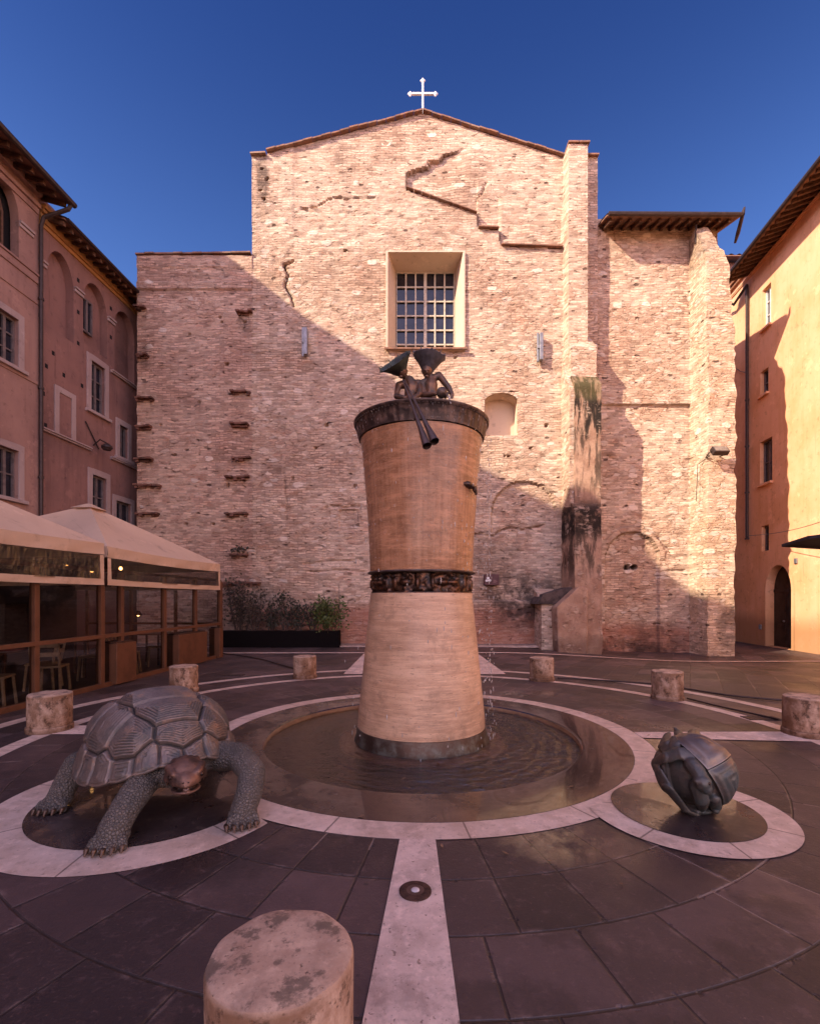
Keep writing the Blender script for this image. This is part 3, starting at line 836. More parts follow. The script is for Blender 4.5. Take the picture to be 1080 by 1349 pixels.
def disp_facade(X, Z):
    px, py = px_of(X, Z, YF)
    wx = px + fbm(X * 2.2, Z * 2.2, 3) * 5; wy = py + fbm(X * 2.2 + 40, Z * 2.2, 3) * 5
    d = fbm(X * .6, Z * .8, 3) * .05 + fbm(X * 2.5, Z * 5.5, 4) * .042
    rub = np.clip((fbm(X * .45 + 9, Z * .45, 3) + .12) * 6, 0, 1) * np.clip((py - 225) / 40, 0, 1)
    d += rub * (fbm(X * 5.5, Z * 9, 3) * .06)
    d += np.where(px < 386, .018, 0) * np.clip((330 - py) / 60, 0, 1)
    ylow = np.interp(px, [535, 628, 630, 657, 660, 741], [249, 281, 300, 301, 323, 326])
    fade = np.clip(1 - (ylow - py) / 52.0, 0, 1); kk = np.clip((px - 575) / 45.0, 0, 1)
    d -= np.where(in_poly(px + (wx - px) * .35, py + (wy - py) * .35, REC), .14 * ((1 - kk) + kk * fade), 0)
    for pts, w, dep in CRACKS:
        dd = line_dist(wx, wy, pts); d -= dep * np.exp(-(dd / w) ** 2)
    pil = (px > 743.5) & (px < 771) & (py < 560)
    d = np.where(pil, .42 + d * .3, d)
    # blind arch low on the right
    rr = np.hypot(px - 690, py - 676)
    ins = ((rr < 42) & (py < 676)) | ((np.abs(px - 690) < 42) & (py >= 676) & (py < 702))
    d -= np.where(ins, .09, 0)
    ring = ((rr >= 42) & (rr < 50) & (py < 676)); d += np.where(ring, .02, 0)
    d += np.where((py > 791) & (px > 600) & (px < 722), .11, 0)
    # blocked doorway and ashlar patch behind the column
    blk = (px > 447) & (px < 471) & (py > 671) & (py < 694); d -= np.where(blk, .06, 0)
    d -= np.where((px > 447) & (px < 470) & (py > 700) & (py < 708), -.03, 0)
    for hx, hy in ((352, 236), (344, 251), (348, 262), (346, 222), (512, 340), (455, 330), (600, 470), (720, 560), (670, 520 + 80), (430, 560), (415, 590), (386, 630), (468, 640), (700, 590), (665, 600)):
        d -= .16 * (((px - hx) / 2.0) ** 2 + ((py - hy) / 1.7) ** 2 < 1)
    soot = np.zeros(d.shape); rag = np.clip(fbm(X * 4, Z * 6, 3) * 3 + .75, .15, 1)  # shade painted into the cracks and round the arch ring edges
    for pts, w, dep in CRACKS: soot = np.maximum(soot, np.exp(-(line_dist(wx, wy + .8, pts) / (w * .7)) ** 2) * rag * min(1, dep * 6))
    for pts in ([(535, 247), (535, 228)], [(535, 228), (548, 223), (565, 220), (567, 213), (580, 211), (585, 204), (602, 200)], [(629, 281), (630, 299)], [(658, 303), (660, 321)]):  # shadow lines painted along the recess step
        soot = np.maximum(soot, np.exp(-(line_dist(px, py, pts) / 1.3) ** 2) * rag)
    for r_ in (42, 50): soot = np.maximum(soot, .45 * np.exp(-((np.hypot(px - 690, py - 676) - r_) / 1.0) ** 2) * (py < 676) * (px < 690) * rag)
    return d, soot
WIN = (fx(511), fx(609.5), fz(460), fz(334)); NIC = (fx(638), fx(683), fz(574), fz(515))
def top_facade(x):
    px = x / YF * F + CX
    return np.interp(px, [331, 351, 353, 557, 742, 742.5, 771, 772, 788], [fz(205), fz(205), fz(202), fz(149), fz(208), fz(204), fz(204), fz(207), fz(207)])
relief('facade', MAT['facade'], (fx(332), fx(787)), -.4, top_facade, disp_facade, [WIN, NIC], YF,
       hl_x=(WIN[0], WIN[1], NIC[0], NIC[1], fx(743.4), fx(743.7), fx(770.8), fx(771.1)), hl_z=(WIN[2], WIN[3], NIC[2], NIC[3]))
def disp_left(X, Z):
    px, py = px_of(X, Z, YF)
    d = fbm(X * .6, Z * .8, 3) * .05 + fbm(X * 2.5, Z * 4.5, 4) * .05
    rub = np.clip((fbm(X * .5 + 19, Z * .5, 3) + .05) * 6, 0, 1); d += rub * fbm(X * 5.5, Z * 9, 3) * .05
    d += np.where((py > 371) & (py < 381), .05, 0) + np.where(py < 352, .03, 0)
    for hx, hy in ((290, 418), (292, 424), (322, 424), (250, 440), (262, 530), (230, 600), (280, 690), (300, 640), (245, 690), (212, 560), (300, 480)):
        d -= .16 * (((px - hx) / 1.8) ** 2 + ((py - hy) / 1.6) ** 2 < 1)
    return d
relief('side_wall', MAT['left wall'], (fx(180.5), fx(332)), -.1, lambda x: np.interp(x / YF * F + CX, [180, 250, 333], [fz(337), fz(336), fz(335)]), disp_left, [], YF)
wx_ = lambda px: (px - CX) / F * YW
wz_ = lambda py: H - (py - HOR) / F * YW
def disp_wing(X, Z):
    px, py = px_of(X, Z, YW)
    d = fbm(X * .6 + 5, Z * .8, 3) * .05 + fbm(X * 2.5 + 3, Z * 4.5, 4) * .05
    rub = np.clip((fbm(X * .5 + 29, Z * .5, 3) + .15) * 6, 0, 1); d += rub * fbm(X * 5.5, Z * 9, 3) * .07
    band = (py > 513) & (py < 533); d = np.where(band, d * .3 + .09, d)
    rr = np.hypot(px - 833, (py - 736))
    ins = ((rr < 35) & (py < 736)) | ((np.abs(px - 833) < 35) & (py >= 736))
    d -= np.where(ins, .10, 0); d += np.where((rr >= 35) & (rr < 43) & (py < 738), .035, 0)
    for hx in (827.5, 836.5): d -= .3 * (((px - hx) ** 2 + (py - 747) ** 2) < 3.4 ** 2)
    for pts, w, dep in (([(868, 708), (876, 716), (884, 726)], 1.6, .1), ([(880, 752), (902, 752)], 1.2, .08), ([(800, 600), (812, 606)], 1.2, .08)):
        d -= dep * np.exp(-(line_dist(px, py, pts) / w) ** 2)
    soot = np.zeros(d.shape); rag = np.clip(fbm(X * 4, Z * 6, 3) * 3 + .7, .1, 1)  # shade painted round the arch, in the holes and under the band
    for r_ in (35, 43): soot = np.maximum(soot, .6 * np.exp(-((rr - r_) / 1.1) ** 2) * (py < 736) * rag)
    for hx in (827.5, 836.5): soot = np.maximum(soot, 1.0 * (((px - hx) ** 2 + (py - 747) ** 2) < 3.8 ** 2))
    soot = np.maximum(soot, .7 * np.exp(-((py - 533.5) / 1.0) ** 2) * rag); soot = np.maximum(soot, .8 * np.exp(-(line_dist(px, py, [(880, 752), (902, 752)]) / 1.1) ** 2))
    return d, soot
relief('side_wall', MAT['wing'], (wx_(786), wx_(945)), -.5, lambda x: np.full(x.shape, wz_(288)), disp_wing, [], YW, thick=4.0)

# body behind, so that the church has depth
mb = MB()
mb.box(fx(334), fx(785), YF + 1.51, YF + 24, 0, fz(212))
zg = fz(212); xa, xm, xb = fx(334), fx(557), fx(785)
mb.prism([(xa, YF + 1.51, zg), (xb, YF + 1.51, zg), (xm, YF + 1.51, fz(152))], (0, 22.5, 0))
mb.box(fx(182), fx(334) - .01, YF + 1.51, YF + 14, 0, fz(340))
mb.box(wx_(789), wx_(960), YW + 4.01, YF + 14, 0, wz_(292))
mb.build('nave', MAT['left wall'], church)
# gable coping
def coping(pts, w0=.13, w1=.7, h=.05):
    mb = MB()
    for (x0, z0), (x1, z1) in zip(pts[:-1], pts[1:]):
        n = max(1, int(math.hypot(x1 - x0, z1 - z0) / .33))
        for k in range(n):
            a0 = x0 + (x1 - x0) * k / n; a1 = x0 + (x1 - x0) * (k + .97) / n
            b0 = z0 + (z1 - z0) * k / n; b1 = z0 + (z1 - z0) * (k + .97) / n
            j = random.uniform(-.012, .012); yy = YF - w0 + random.uniform(-.02, .02)
            mb.hexa([(a0, yy, b0 + j), (a1, yy, b1 + j), (a1, YF + w1, b1 + j), (a0, YF + w1, b0 + j),
                     (a0, yy, b0 + h + j), (a1, yy, b1 + h + j), (a1, YF + w1, b1 + h + j), (a0, YF + w1, b0 + h + j)])
    return mb
mb = coping([(fx(331), fz(206)), (fx(351.5), fz(205))])
mb.build('coping', MAT['tile'], church)
mb = coping([(fx(352), fz(201.5)), (fx(557), fz(148.5))]); mb2 = coping([(fx(557), fz(148.5)), (fx(743), fz(207.5))])
mb.add(mb2.v, mb2.f); mb.build('gable_coping', MAT['tile'], church)
mb = coping([(fx(743), fz(203.5)), (fx(771), fz(203.5))], .5); mb.build('coping', MAT['tile'], church)
mb = coping([(fx(771.2), fz(206.5)), (fx(788), fz(206.5))]); mb.build('coping', MAT['tile'], church)
mb = coping([(fx(179.5), fz(336.5)), (fx(331), fz(334.5))], .10); mb.build('coping', MAT['tile'], church)
# cross
mb = MB(); cx, cz = fx(557), fz(118)
mb.box(cx - .036, cx + .036, YF + .1, YF + .17, fz(150), fz(103)); mb.box(fx(543), cx - .037, YF + .1, YF + .17, cz - .036, cz + .036); mb.box(cx + .037, fx(571), YF + .1, YF + .17, cz - .036, cz + .036)
for dx, dz, ux, uz in ((0, fz(103) - cz, 0, 1), (fx(543) - cx, 0, -1, 0), (fx(571) - cx, 0, 1, 0)):
    q = Vector((cx + dx + ux * .07, YF + .135, cz + dz + uz * .07))
    for k in (0, 1):
        mb.sphere(q, (.10, .036 + .002 * k, .055) if k else (.055, .034, .10), 12, 6)
o = mb.build('cross', MAT['white paint'], church, bevel=.006)

# big window
wf = P(511, 460, YF); yb = YF + .92
x0, x1, z0, z1 = WIN
bx0, bx1, bz1 = (522 - CX) / F * yb, (598 - CX) / F * yb, H - (361 - HOR) / F * yb
mb = MB(); q = .09
f = [(x0, YF - q, z0), (x1, YF - q, z0), (x1, YF - q, z1), (x0, YF - q, z1)]; b = [(bx0, yb, z0), (bx1, yb, z0), (bx1, yb, bz1), (bx0, yb, bz1)]
f = [Vector(k) for k in f]; b = [Vector(k) for k in b]
o_ = [Vector((x0 - .07, YF - q, z0 - .05)), Vector((x1 + .07, YF - q, z0 - .05)), Vector((x1 + .07, YF - q, z1 + .05)), Vector((x0 - .07, YF - q, z1 + .05))]
for i in range(4):
    k = (i + 1) % 4
    mb.quad(f[i], f[k], b[k], b[i]); mb.quad(o_[i], o_[k], f[k], f[i])
    mb.quad(o_[i], o_[k], o_[k] + Vector((0, q + .03, 0)), o_[i] + Vector((0, q + .03, 0)))
win = mb.build('window', MAT['cream'], church)
mb = MB()
W, Hh = bx1 - bx0, bz1 - z0
for i in range(7):
    w = .055 if i != 3 else .11
    xx = bx0 + W * i / 6; mb.box(max(bx0, xx - w / 2), min(bx1, xx + w / 2), yb - .10, yb - .03, z0 + .01, bz1)
for j in range(7):
    zz = z0 + .08 + (Hh - .08) * j / 6.0
    mb.box(bx0 + .03, bx1 - .03, yb - .085, yb - .045, zz - .025, zz + .025)
mb.build('frame', MAT['cream paint'], win)
mb = MB(); mb.quad((bx0, yb - .015, z0), (bx1, yb - .015, z0), (bx1, yb - .015, bz1), (bx0, yb - .015, bz1)); mb.build('pane', MAT['dark glass'], win)
mb = MB(); mb.box(x0 - .12, x1 + .15, YF - .16, YF - .095, z0 - .06, z0 - .002); mb.build('sill', MAT['tile'], win)
# arched niche
rect_ = lambda a0, a1, z0, z1: [(a0, z0), (a1, z0), (a1, z1), (a0, z1)]
x0, x1, z0, z1 = NIC; zs = z1 - .28; cxn = (x0 + x1) / 2
arc = [(x0 + (x1 - x0) * t, zs + .24 * math.sin(math.pi * t) ** .8) for t in [k / 12 for k in range(13)]]
fr = Frame((0, YF, 0), (1, 0, 0), (0, -1, 0))
hole = [(x0 + .02, z0 + .02), (x1 - .02, z0 + .02)] + [(min(max(a, x0 + .02), x1 - .02), z) for a, z in reversed(arc)]
mb = MB().holed(fr, rect_(x0 - .06, x1 + .06, z0 - .05, z1 + .06), [hole], .16, d=-.02)
nc = mb.build('niche', MAT['facade'], church)
mb = MB().holed(fr, rect_(x0 - .05, x1 + .05, z0 - .04, z1 + .05), [[(cxn + (a - cxn) * 1.012, z0 + (z - z0) * 1.006) for a, z in hole]], .55, d=-.12)
mb.fbox(fr, x0 - .1, x1 + .1, -.80, -.66, z0 - .1, z1 + .1)
mb.build('niche_lining', MAT['cream'], nc)
# ledges of old putlogs on the left wall
def ledge(px, py, w, proud=.24):
    proud *= random.uniform(.75, 1.15); w *= random.uniform(.92, 1.06); tilt = random.uniform(-.03, .03)
    c = P(px, py, YF); hw = w * S / 2; mb = MB()
    n = max(2, int(w / 5))
    for row in (0, 1):
        for k in range(n):
            a = c.x - hw + 2 * hw * k / n; b = a + 2 * hw / n * .94
            j = random.uniform(-.03, .05); zz = c.z + (-.075 if row else .0) + random.uniform(-.012, .012)
            ins = (.04 if row else 0); zz += tilt * (k - n / 2) / n
            if row and random.random() < .22: continue
            j += random.choice([0, 0, 0, .09])
            mb.box(a + (ins if k == 0 else 0), b - (ins if k == n - 1 else 0), YF - proud + j + row * .08, YF + .05, zz - .035, zz + .034)
    mb.build('ledge', MAT['ledge'], church, bevel=.008)
MAT['ledge'] = plain('sooty brick ledge', (.20, .095, .065), .95, var=.38, sc=3, bumpk=.6)
for a in ((323, 412, 20), (318, 517, 27), (317, 560, 25), (319, 604, 25), (314, 629, 33), (313, 677, 32), (316, 731, 24), (318, 768, 50),
          (187, 407, 15), (189, 469, 16), (192, 526, 25), (191, 563, 22), (191, 605, 23), (196, 640, 34), (196, 677, 32), (205, 720, 26)):
    ledge(*a)
for px, py, h in ((402.5, 453, 38), (709.5, 460, 38)):
    c = P(px, py, YF); hh = h * S / 2; mb = MB()
    mb.box(c.x - .10, c.x - .03, YF - .16, YF - .10, c.z - hh, c.z + hh); mb.box(c.x - .02, c.x + .10, YF - .24, YF - .08, c.z - hh + .04, c.z + hh - .04)
    mb.box(c.x - .09, c.x + .09, YF - .2, YF + .05, c.z - .06, c.z + .06)
    mb.build('metal_rail', MAT['zinc'], church, bevel=.01)
# tile string under the step of the gable relief
for (xa, ya), (xb, yb2) in (((535, 248), (628, 281)), ((630, 300), (657, 301)), ((660, 323), (741, 326))):
    mb = MB(); a = P(xa, ya, YF); b = P(xb, yb2, YF); n = int((b - a).length / .3) + 1
    for k in range(n):
        p = a.lerp(b, k / n); q = a.lerp(b, (k + .97) / n)
        mb.hexa([(p.x, YF - .12, p.z - .022), (q.x, YF - .12, q.z - .022), (q.x, YF + .2, q.z - .02), (p.x, YF + .2, p.z - .02),
                 (p.x, YF - .12, p.z + .014), (q.x, YF - .12, q.z + .014), (q.x, YF + .2, q.z + .05), (p.x, YF + .2, p.z + .05)])
    mb.build('string_course', MAT['tile'], church)

# stepped buttress
MAT['cap'] = plain('dark slab', (.10, .07, .06), .95, var=.35, sc=4, bumpk=.7)
def rough_block(name, mat, pts, x0, x1, amp=.045, cell=.11):
    """side outline pts in (y,z) going round, spanning x0..x1, with a hacked surface"""
    poly = [Vector((x0, y, z)) for y, z in pts]
    mb = MB().prism(poly, (x1 - x0, 0, 0))
    o = mb.build(name, mat, church)
    bm = bmesh.new(); bm.from_mesh(o.data)
    for _ in range(7):
        es = [e for e in bm.edges if e.calc_length() > cell * 2.2]
        if not es: break
        bmesh.ops.subdivide_edges(bm, edges=es, cuts=1, use_grid_fill=True)
        bmesh.ops.triangulate(bm, faces=[f for f in bm.faces if len(f.verts) > 4])
    co = np.array([v.co[:] for v in bm.verts])
    bm.normal_update()
    for v, a, b in zip(bm.verts, fbm(co[:, 0] * 2.3 + co[:, 1] * 2, co[:, 2] * 2.6, 4), fbm(co[:, 0] * 6 + co[:, 1] * 5 + 7, co[:, 2] * 8, 3)):
        v.co += v.normal * (a * amp * 2 + b * amp)
    bm.to_mesh(o.data); bm.free()
    o.data.shade_smooth(); o.data.set_sharp_from_angle(angle=R(35))
    return o
zY = lambda py, Y: H - (py - HOR) / F * Y
xY = lambda px, Y: (px - CX) / F * Y
rough_block('buttress_top', MAT['buttress'], [(16.35, zY(502, 16.35)), (16.35, zY(456, 16.35)), (YF + .1, zY(440, YF)), (YF + .1, zY(505, YF))], xY(752, 16.35), xY(786, 16.35))
rough_block('buttress_shaft', MAT['render'], [(16.02, zY(668, 16.02)), (15.98, zY(506, 16.0)), (16.3, zY(496, 16.3)), (YF + .1, zY(490, YF)), (YF + .1, zY(668, YF))], xY(757, 16.0), xY(791.5, 16.0))
rough_block('buttress_shaft_side', MAT['buttress'], [(16.08, zY(668, 16.08)), (16.06, zY(512, 16.06)), (16.35, zY(500, 16.35)), (YF + .1, zY(470, YF)), (YF + .1, zY(668, YF))], xY(757, 16.0) - .13, xY(757, 16.0) + .2)
rough_block('buttress_base', MAT['render'], [(15.6, -.4), (15.65, zY(672, 15.65)), (15.9, zY(664, 15.9)), (YF + .1, zY(655, YF)), (YF + .1, -.4)], xY(757.5, 15.6), xY(793, 15.6))
# swollen foot and small brick pier at the base
o = MB()
pts = [(736, 872), (733, 800), (744, 790), (757, 778), (764, 772), (775, 775), (775, 872)]
o.prism([P(a, b, 15.42) for a, b in pts], (0, 1.65, 0)); o.build('buttress_foot', MAT['render'], church, bevel=.06)
rough_block('brick_pier', MAT['buttress'], [(16.0, -.3), (16.0, zY(792, 16.0)), (16.4, zY(784, 16.4)), (YF + .1, zY(775, YF)), (YF + .1, -.3)], xY(713, 16.0), xY(740, 16.0), .03)
mb = MB(); mb.prism([P(707, 796, 15.9), P(716, 783, 15.9), P(758, 772, 15.9), P(758, 780, 15.9), P(738, 796, 15.9)], (0, 1.1, 0)); mb.build('pier_cap', MAT['cap'], church, bevel=.02)

# right end pier
def pier():
    Yf = YP
    L = lambda py: xY(np.interp(py, [283, 330, 480, 855], [929, 933, 933, 931]), Yf)
    Rr = lambda py: xY(np.interp(py, [283, 300, 345, 440, 700, 855], [945, 950, 963, 969, 968, 966]), Yf)
    pys = list(np.arange(283, 876, 7.0)); vs = []; fs = []
    prof = []
    for py in pys:
        z = zY(py, Yf); lx, rx = L(py), Rr(py)
        yf = Yf + np.interp(py, [283, 330, 500, 530, 855], [.55, .12, .05, 0, -.05]); yb_ = YW + .3
        lx2 = xY(908, YW)
        ring = []
        for t in np.linspace(0, 1, 9): ring.append((lx2 + (lx - lx2) * t - .0, yb_ + (yf - yb_) * t))
        for t in np.linspace(0, 1, 9)[1:]: ring.append((lx + (rx - lx) * t, yf))
        for t in np.linspace(0, 1, 7)[1:]: ring.append((rx, yf + (yb_ + 2.5 - yf) * t))
        bump_ = .07 if 512 < py < 533 else 0
        prof.append([(a, b - bump_, z) for a, b in ring])
    n = len(prof[0]); A = np.array(prof)
    f1 = fbm(A[..., 0] * 2 + A[..., 1] * 1.7, A[..., 2] * 2.2, 4); f2 = fbm(A[..., 0] * 6 + 3, A[..., 2] * 7 + A[..., 1], 3)
    A[..., 1] -= f1 * .14 + f2 * .10; A[..., 0] += f1 * .06 + f2 * .05
    mb = MB(); mb.v = [Vector(v) for v in A.reshape(-1, 3)]
    for j in range(len(pys) - 1):
        for i in range(n - 1):
            a = j * n + i; mb.f.append((a, a + 1, a + n + 1, a + n))
    mb.f.append(tuple(range(n - 1, -1, -1)))
    mb.build('end_pier', MAT['pier'], church, smooth=35)
pier()

# tiled roof over the right wing, with rafters
def corrugated(fr, a0, a1, d_edge, z_edge, length, pitch, pitch_len=.2, amp=.045, name='roof', parent=None, ends=0):
    n = int((a1 - a0) / (pitch_len / 8)); vs = []; fs = []
    m_ = max(3, int(length / .4)); c, s_ = math.cos(pitch), math.sin(pitch)
    for j in range(m_ + 1):
        for i in range(n + 1):
            a = a0 + (a1 - a0) * i / n
            w = abs(math.sin(math.pi * (a - a0) / pitch_len)); w = amp * (w if int((a - a0) / pitch_len) % 2 == 0 else -w * .6)
            t = length * j / m_
            lap = .02 * ((j % 2))
            vs.append(fr.pt(a, d_edge - t * c, z_edge + t * s_ + w + lap + .05))
    k = len(vs)
    for j in range(m_ + 1):
        for i in (0, n):
            pass
    for j in range(m_):
        for i in range(n):
            q = j * (n + 1) + i; fs.append((q, q + 1, q + n + 2, q + n + 1))
    mb = MB(); mb.v = vs; mb.f = fs
    # board under the tiles
    mb.hexa([fr.pt(a0, d_edge + .0, z_edge - .03), fr.pt(a1, d_edge, z_edge - .03), fr.pt(a1, d_edge - length * c, z_edge + length * s_ - .03), fr.pt(a0, d_edge - length * c, z_edge + length * s_ - .03),
             fr.pt(a0, d_edge + .0, z_edge + .012), fr.pt(a1, d_edge, z_edge + .012), fr.pt(a1, d_edge - length * c, z_edge + length * s_ + .012), fr.pt(a0, d_edge - length * c, z_edge + length * s_ + .012)])
    return mb.build(name, MAT['tile'], parent, smooth=50)
def rafters(fr, a0, a1, d0, d1, z_edge, pitch, step, parent, w=.09, h=.13):
    a = a0
    while a < a1:
        mb = MB(); t = math.tan(pitch)
        mb.hexa([fr.pt(a, d1, z_edge - .035 - h), fr.pt(a + w, d1, z_edge - .035 - h), fr.pt(a + w, d0, z_edge - .035 - h + (d1 - d0) * t), fr.pt(a, d0, z_edge - .035 - h + (d1 - d0) * t),
                 fr.pt(a, d1, z_edge - .035), fr.pt(a + w, d1, z_edge - .035), fr.pt(a + w, d0, z_edge - .035 + (d1 - d0) * t), fr.pt(a, d0, z_edge - .035 + (d1 - d0) * t)])
        mb.build('rafter', MAT['old wood'], parent, bevel=.012); a += step
frw = Frame((0, YW, 0), (1, 0, 0), (0, -1, 0))
ze = zY(283, YW - .75)
roof = corrugated(frw, wx_(788), xY(977, YW - .75), .75, ze, 5.0, R(17), name='roof', parent=church)
rafters(frw, wx_(793), xY(970, YW - .7), -.1, .66, ze, R(17), .34, roof)
mb = MB(); mb.tube([frw.pt(wx_(789), .84, ze - .02), frw.pt(xY(978, YW - .84), .84, ze - .05)], .07, 8)
mb.tube([frw.pt(xY(978, YW - .84), .84, ze - .05), frw.pt(xY(980, YW - .84), .86, ze + .18)], [.07, .03], 8)
mb.tube([frw.pt(xY(978, YW - .84), .84, ze - .08), frw.pt(xY(972, YW - .4), .4, ze - .34), frw.pt(xY(968, YW - .2), .2, ze - .55)], [.06, .07, .04], 8)
mb.build('gutter', MAT['gutter'], roof)
mb = MB(); mb.tube([(wx_(906) , YW - .5, ze - .12), (wx_(906), YW - .45, ze - .75)], .03, 6); mb.build('gutter_stub', MAT['gutter'], roof)
# ------------------------------------------------------------------ left buildings
FL = Frame((-10.26, 17.0, 0), (.061, 1, 0), (1, -.061, 0))
MAT['pink'] = plaster('pink plaster', (.36, .215, .175), (.235, .135, .115), streak=.45, base_below=2)
MAT['rose'] = plaster('rose plaster', (.275, .15, .125), (.17, .095, .084), streak=.55, base_below=3)
MAT['ochre'] = plaster('ochre cornice plaster', (.46, .24, .09), (.32, .16, .07), streak=.3)
MAT['grey stone'] = plaster('grey window stone', (.40, .31, .29), (.30, .22, .205), streak=.2)
MAT['sash'] = plain('grey painted sash', (.17, .135, .13), .6)
MAT['room'] = plain('dark room', (.012, .010, .011), .9, bumpk=0)
MAT['tall wall'] = plaster('tall building plaster', (.50, .36, .27), (.38, .26, .2))
MAT['wood frame'] = plain('brown painted frame', (.13, .065, .04), .55)

def rect(a0, a1, z0, z1): return [(a0, z0), (a1, z0), (a1, z1), (a0, z1)]
def arch(a0, a1, z0, zs, rise, n=14):
    c = (a0 + a1) / 2; w = (a1 - a0) / 2
    return [(a0, z0), (a1, z0)] + [(c + w * math.cos(math.pi * k / n), zs + rise * math.sin(math.pi * k / n)) for k in range(n + 1)]
def pxrect(fr, x0, x1, y0c, y1c):
    """window from photo columns x0..x1 and its top/bottom rows at mid width"""
    xm = (x0 + x1) / 2
    a0 = fr.px(x0, 700)[0]; a1 = fr.px(x1, 700)[0]
    if a0 > a1: a0, a1 = a1, a0
    return a0, a1, fr.px(xm, y1c)[1], fr.px(xm, y0c)[1]
def window(fr, parent, r, depth=.2, d=0.0, nx=2, ny=3, surround=0.0, sill=True, mat=None, stone=None, fill=None, sfrac=None):
    a0, a1, z0, z1 = r
    mat = mat or MAT['sash']; stone = stone or MAT['grey stone']
    mb = MB(); b = .055; dd = d - depth
    mb.fbox(fr, a0, a0 + b, dd + .0, dd + .06, z0, z1); mb.fbox(fr, a1 - b, a1, dd, dd + .06, z0, z1)
    mb.fbox(fr, a0 + b, a1 - b, dd, dd + .06, z0, z0 + b); mb.fbox(fr, a0 + b, a1 - b, dd, dd + .06, z1 - b, z1)
    for i in range(1, nx):
        q = a0 + (a1 - a0) * i / nx; w = .045 if i * 2 == nx else .022
        mb.fbox(fr, q - w, q + w, dd + .003, dd + .055, z0 + b, z1 - b)
    for j in range(1, ny):
        q = z0 + (z1 - z0) * j / ny; mb.fbox(fr, a0 + b, a1 - b, dd + .006, dd + .045, q - .018, q + .018)
    w = mb.build('window', mat, parent)
    mb = MB(); mb.fbox(fr, a0 + .01, a1 - .01, dd - .02, dd + .004, z0 + .01, z1 - .01); mb.build('pane', fill or MAT['dark glass'], w)
    if surround:
        s_ = surround; mb = MB(); e = .035
        mb.fbox(fr, a0 - s_, a0 + .0, d - .02, d + e, z0, z1 + s_); mb.fbox(fr, a1, a1 + s_, d - .02, d + e, z0, z1 + s_)
        mb.fbox(fr, a0, a1, d - .02, d + e, z1, z1 + s_); mb.build('surround', stone, w, bevel=.01)
    if sill:
        mb = MB(); s_ = surround + .06; mb.fbox(fr, a0 - s_, a1 + s_, d - .02, d + .11, z0 - .10, z0 - .002); mb.build('sill', stone, w, bevel=.012)
    return w
def mould(fr, parent, name, mat, a0, a1, z, prof):
    """moulding: prof = list of (d0,d1,dz0,dz1) boxes"""
    mb = MB()
    for d1, k0, k1 in prof: mb.fbox(fr, a0, a1, -.05, d1, z + k0, z + k1)
    return mb.build(name, mat, parent, bevel=.012)

sB = FL.px(48, 700)[0]                                   # joint between the two left houses
# --- near left house
near = thing('town_house', 'taller pink town house at the left edge with an arched window and gutter', 'house', FL.pt(sB - 3, -1, 0))
A = pxrect(FL, -14, 22, 250, 325)
za_top = FL.px(6, 240)[1]; za_bot = FL.px(8, 330)[1]; za_sp = FL.px(20, 287)[1]
a0, a1 = FL.px(-14, 700)[0], FL.px(22, 700)[0]
holeA = arch(a0, a1, za_bot, za_sp, za_top - za_sp)
W1r = pxrect(FL, -6, 21, 413, 478); W2r = pxrect(FL, -6, 21, 590, 655)
outs = []
zt = FL.px(24, 218)[1] + .3
holes = [holeA, rect(*W1r), rect(*W2r)]
start = -22.0
ad = [W1r[0] - a for a in (2.2, 4.4, 6.6, 8.8)]
more = []
for k in range(4):
    for (r0) in (W1r, W2r):
        w = r0[1] - r0[0]; more.append((r0[0] - 2.1 * (k + 1), r0[1] - 2.1 * (k + 1), r0[2], r0[3]))
mb = MB().holed(FL, rect(start, sB, 0, zt), holes + [rect(*r) for r in more], .24, d=.06)
mb.quad(FL.pt(sB, .06, 0), FL.pt(sB, -6, 0), FL.pt(sB, -6, zt + 1.5), FL.pt(sB, .06, zt))
mb.quad(FL.pt(start, -6, 0), FL.pt(start, .06, 0), FL.pt(start, .06, zt), FL.pt(start, -6, zt))
mb.build('wall', MAT['pink'], near, recalc=False)
mb = MB(); mb.fbox(FL, a0 - .1, a1 + .1, -.5, -.26, za_bot - .1, za_top + .1); mb.build('arch_back', MAT['room'], near)
q0, q1 = FL.px(-14, 700)[0] + .0, FL.px(10, 700)[0]
mb = MB(); zc = FL.px(2, 300)[1]
for a in (q0, q1 - .06): mb.fbox(FL, a, a + .06, -.22, -.12, za_bot, za_sp)
pts = [(q0 + (q1 - q0) * t, za_sp + (za_top - za_sp) * .8 * math.sin(math.pi * t)) for t in [k / 10 for k in range(11)]]
mb.tube([FL.pt(a, -.17, z) for a, z in pts], .04, 6)
for t in (.33, .66): mb.fbox(FL, q0 + (q1 - q0) * t - .02, q0 + (q1 - q0) * t + .02, -.2, -.14, za_bot, za_sp + (za_top - za_sp) * .6)
for z in (za_sp, (za_sp + za_bot) / 2): mb.fbox(FL, q0, q1, -.2, -.15, z - .03, z + .03)
w = mb.build('arched_window', MAT['wood frame'], near)
mb = MB(); mb.fbox(FL, q0, q1, -.25, -.21, za_bot, za_sp + .3); mb.build('pane', MAT['dark glass'], w)
window(FL, near, W1r, .16, .06, 2, 3, .17, True)
window(FL, near, W2r, .16, .06, 2, 2, .17, True)
for r in more: window(FL, near, r, .16, .06, 2, 3, .17, True, stone=MAT['pink'])
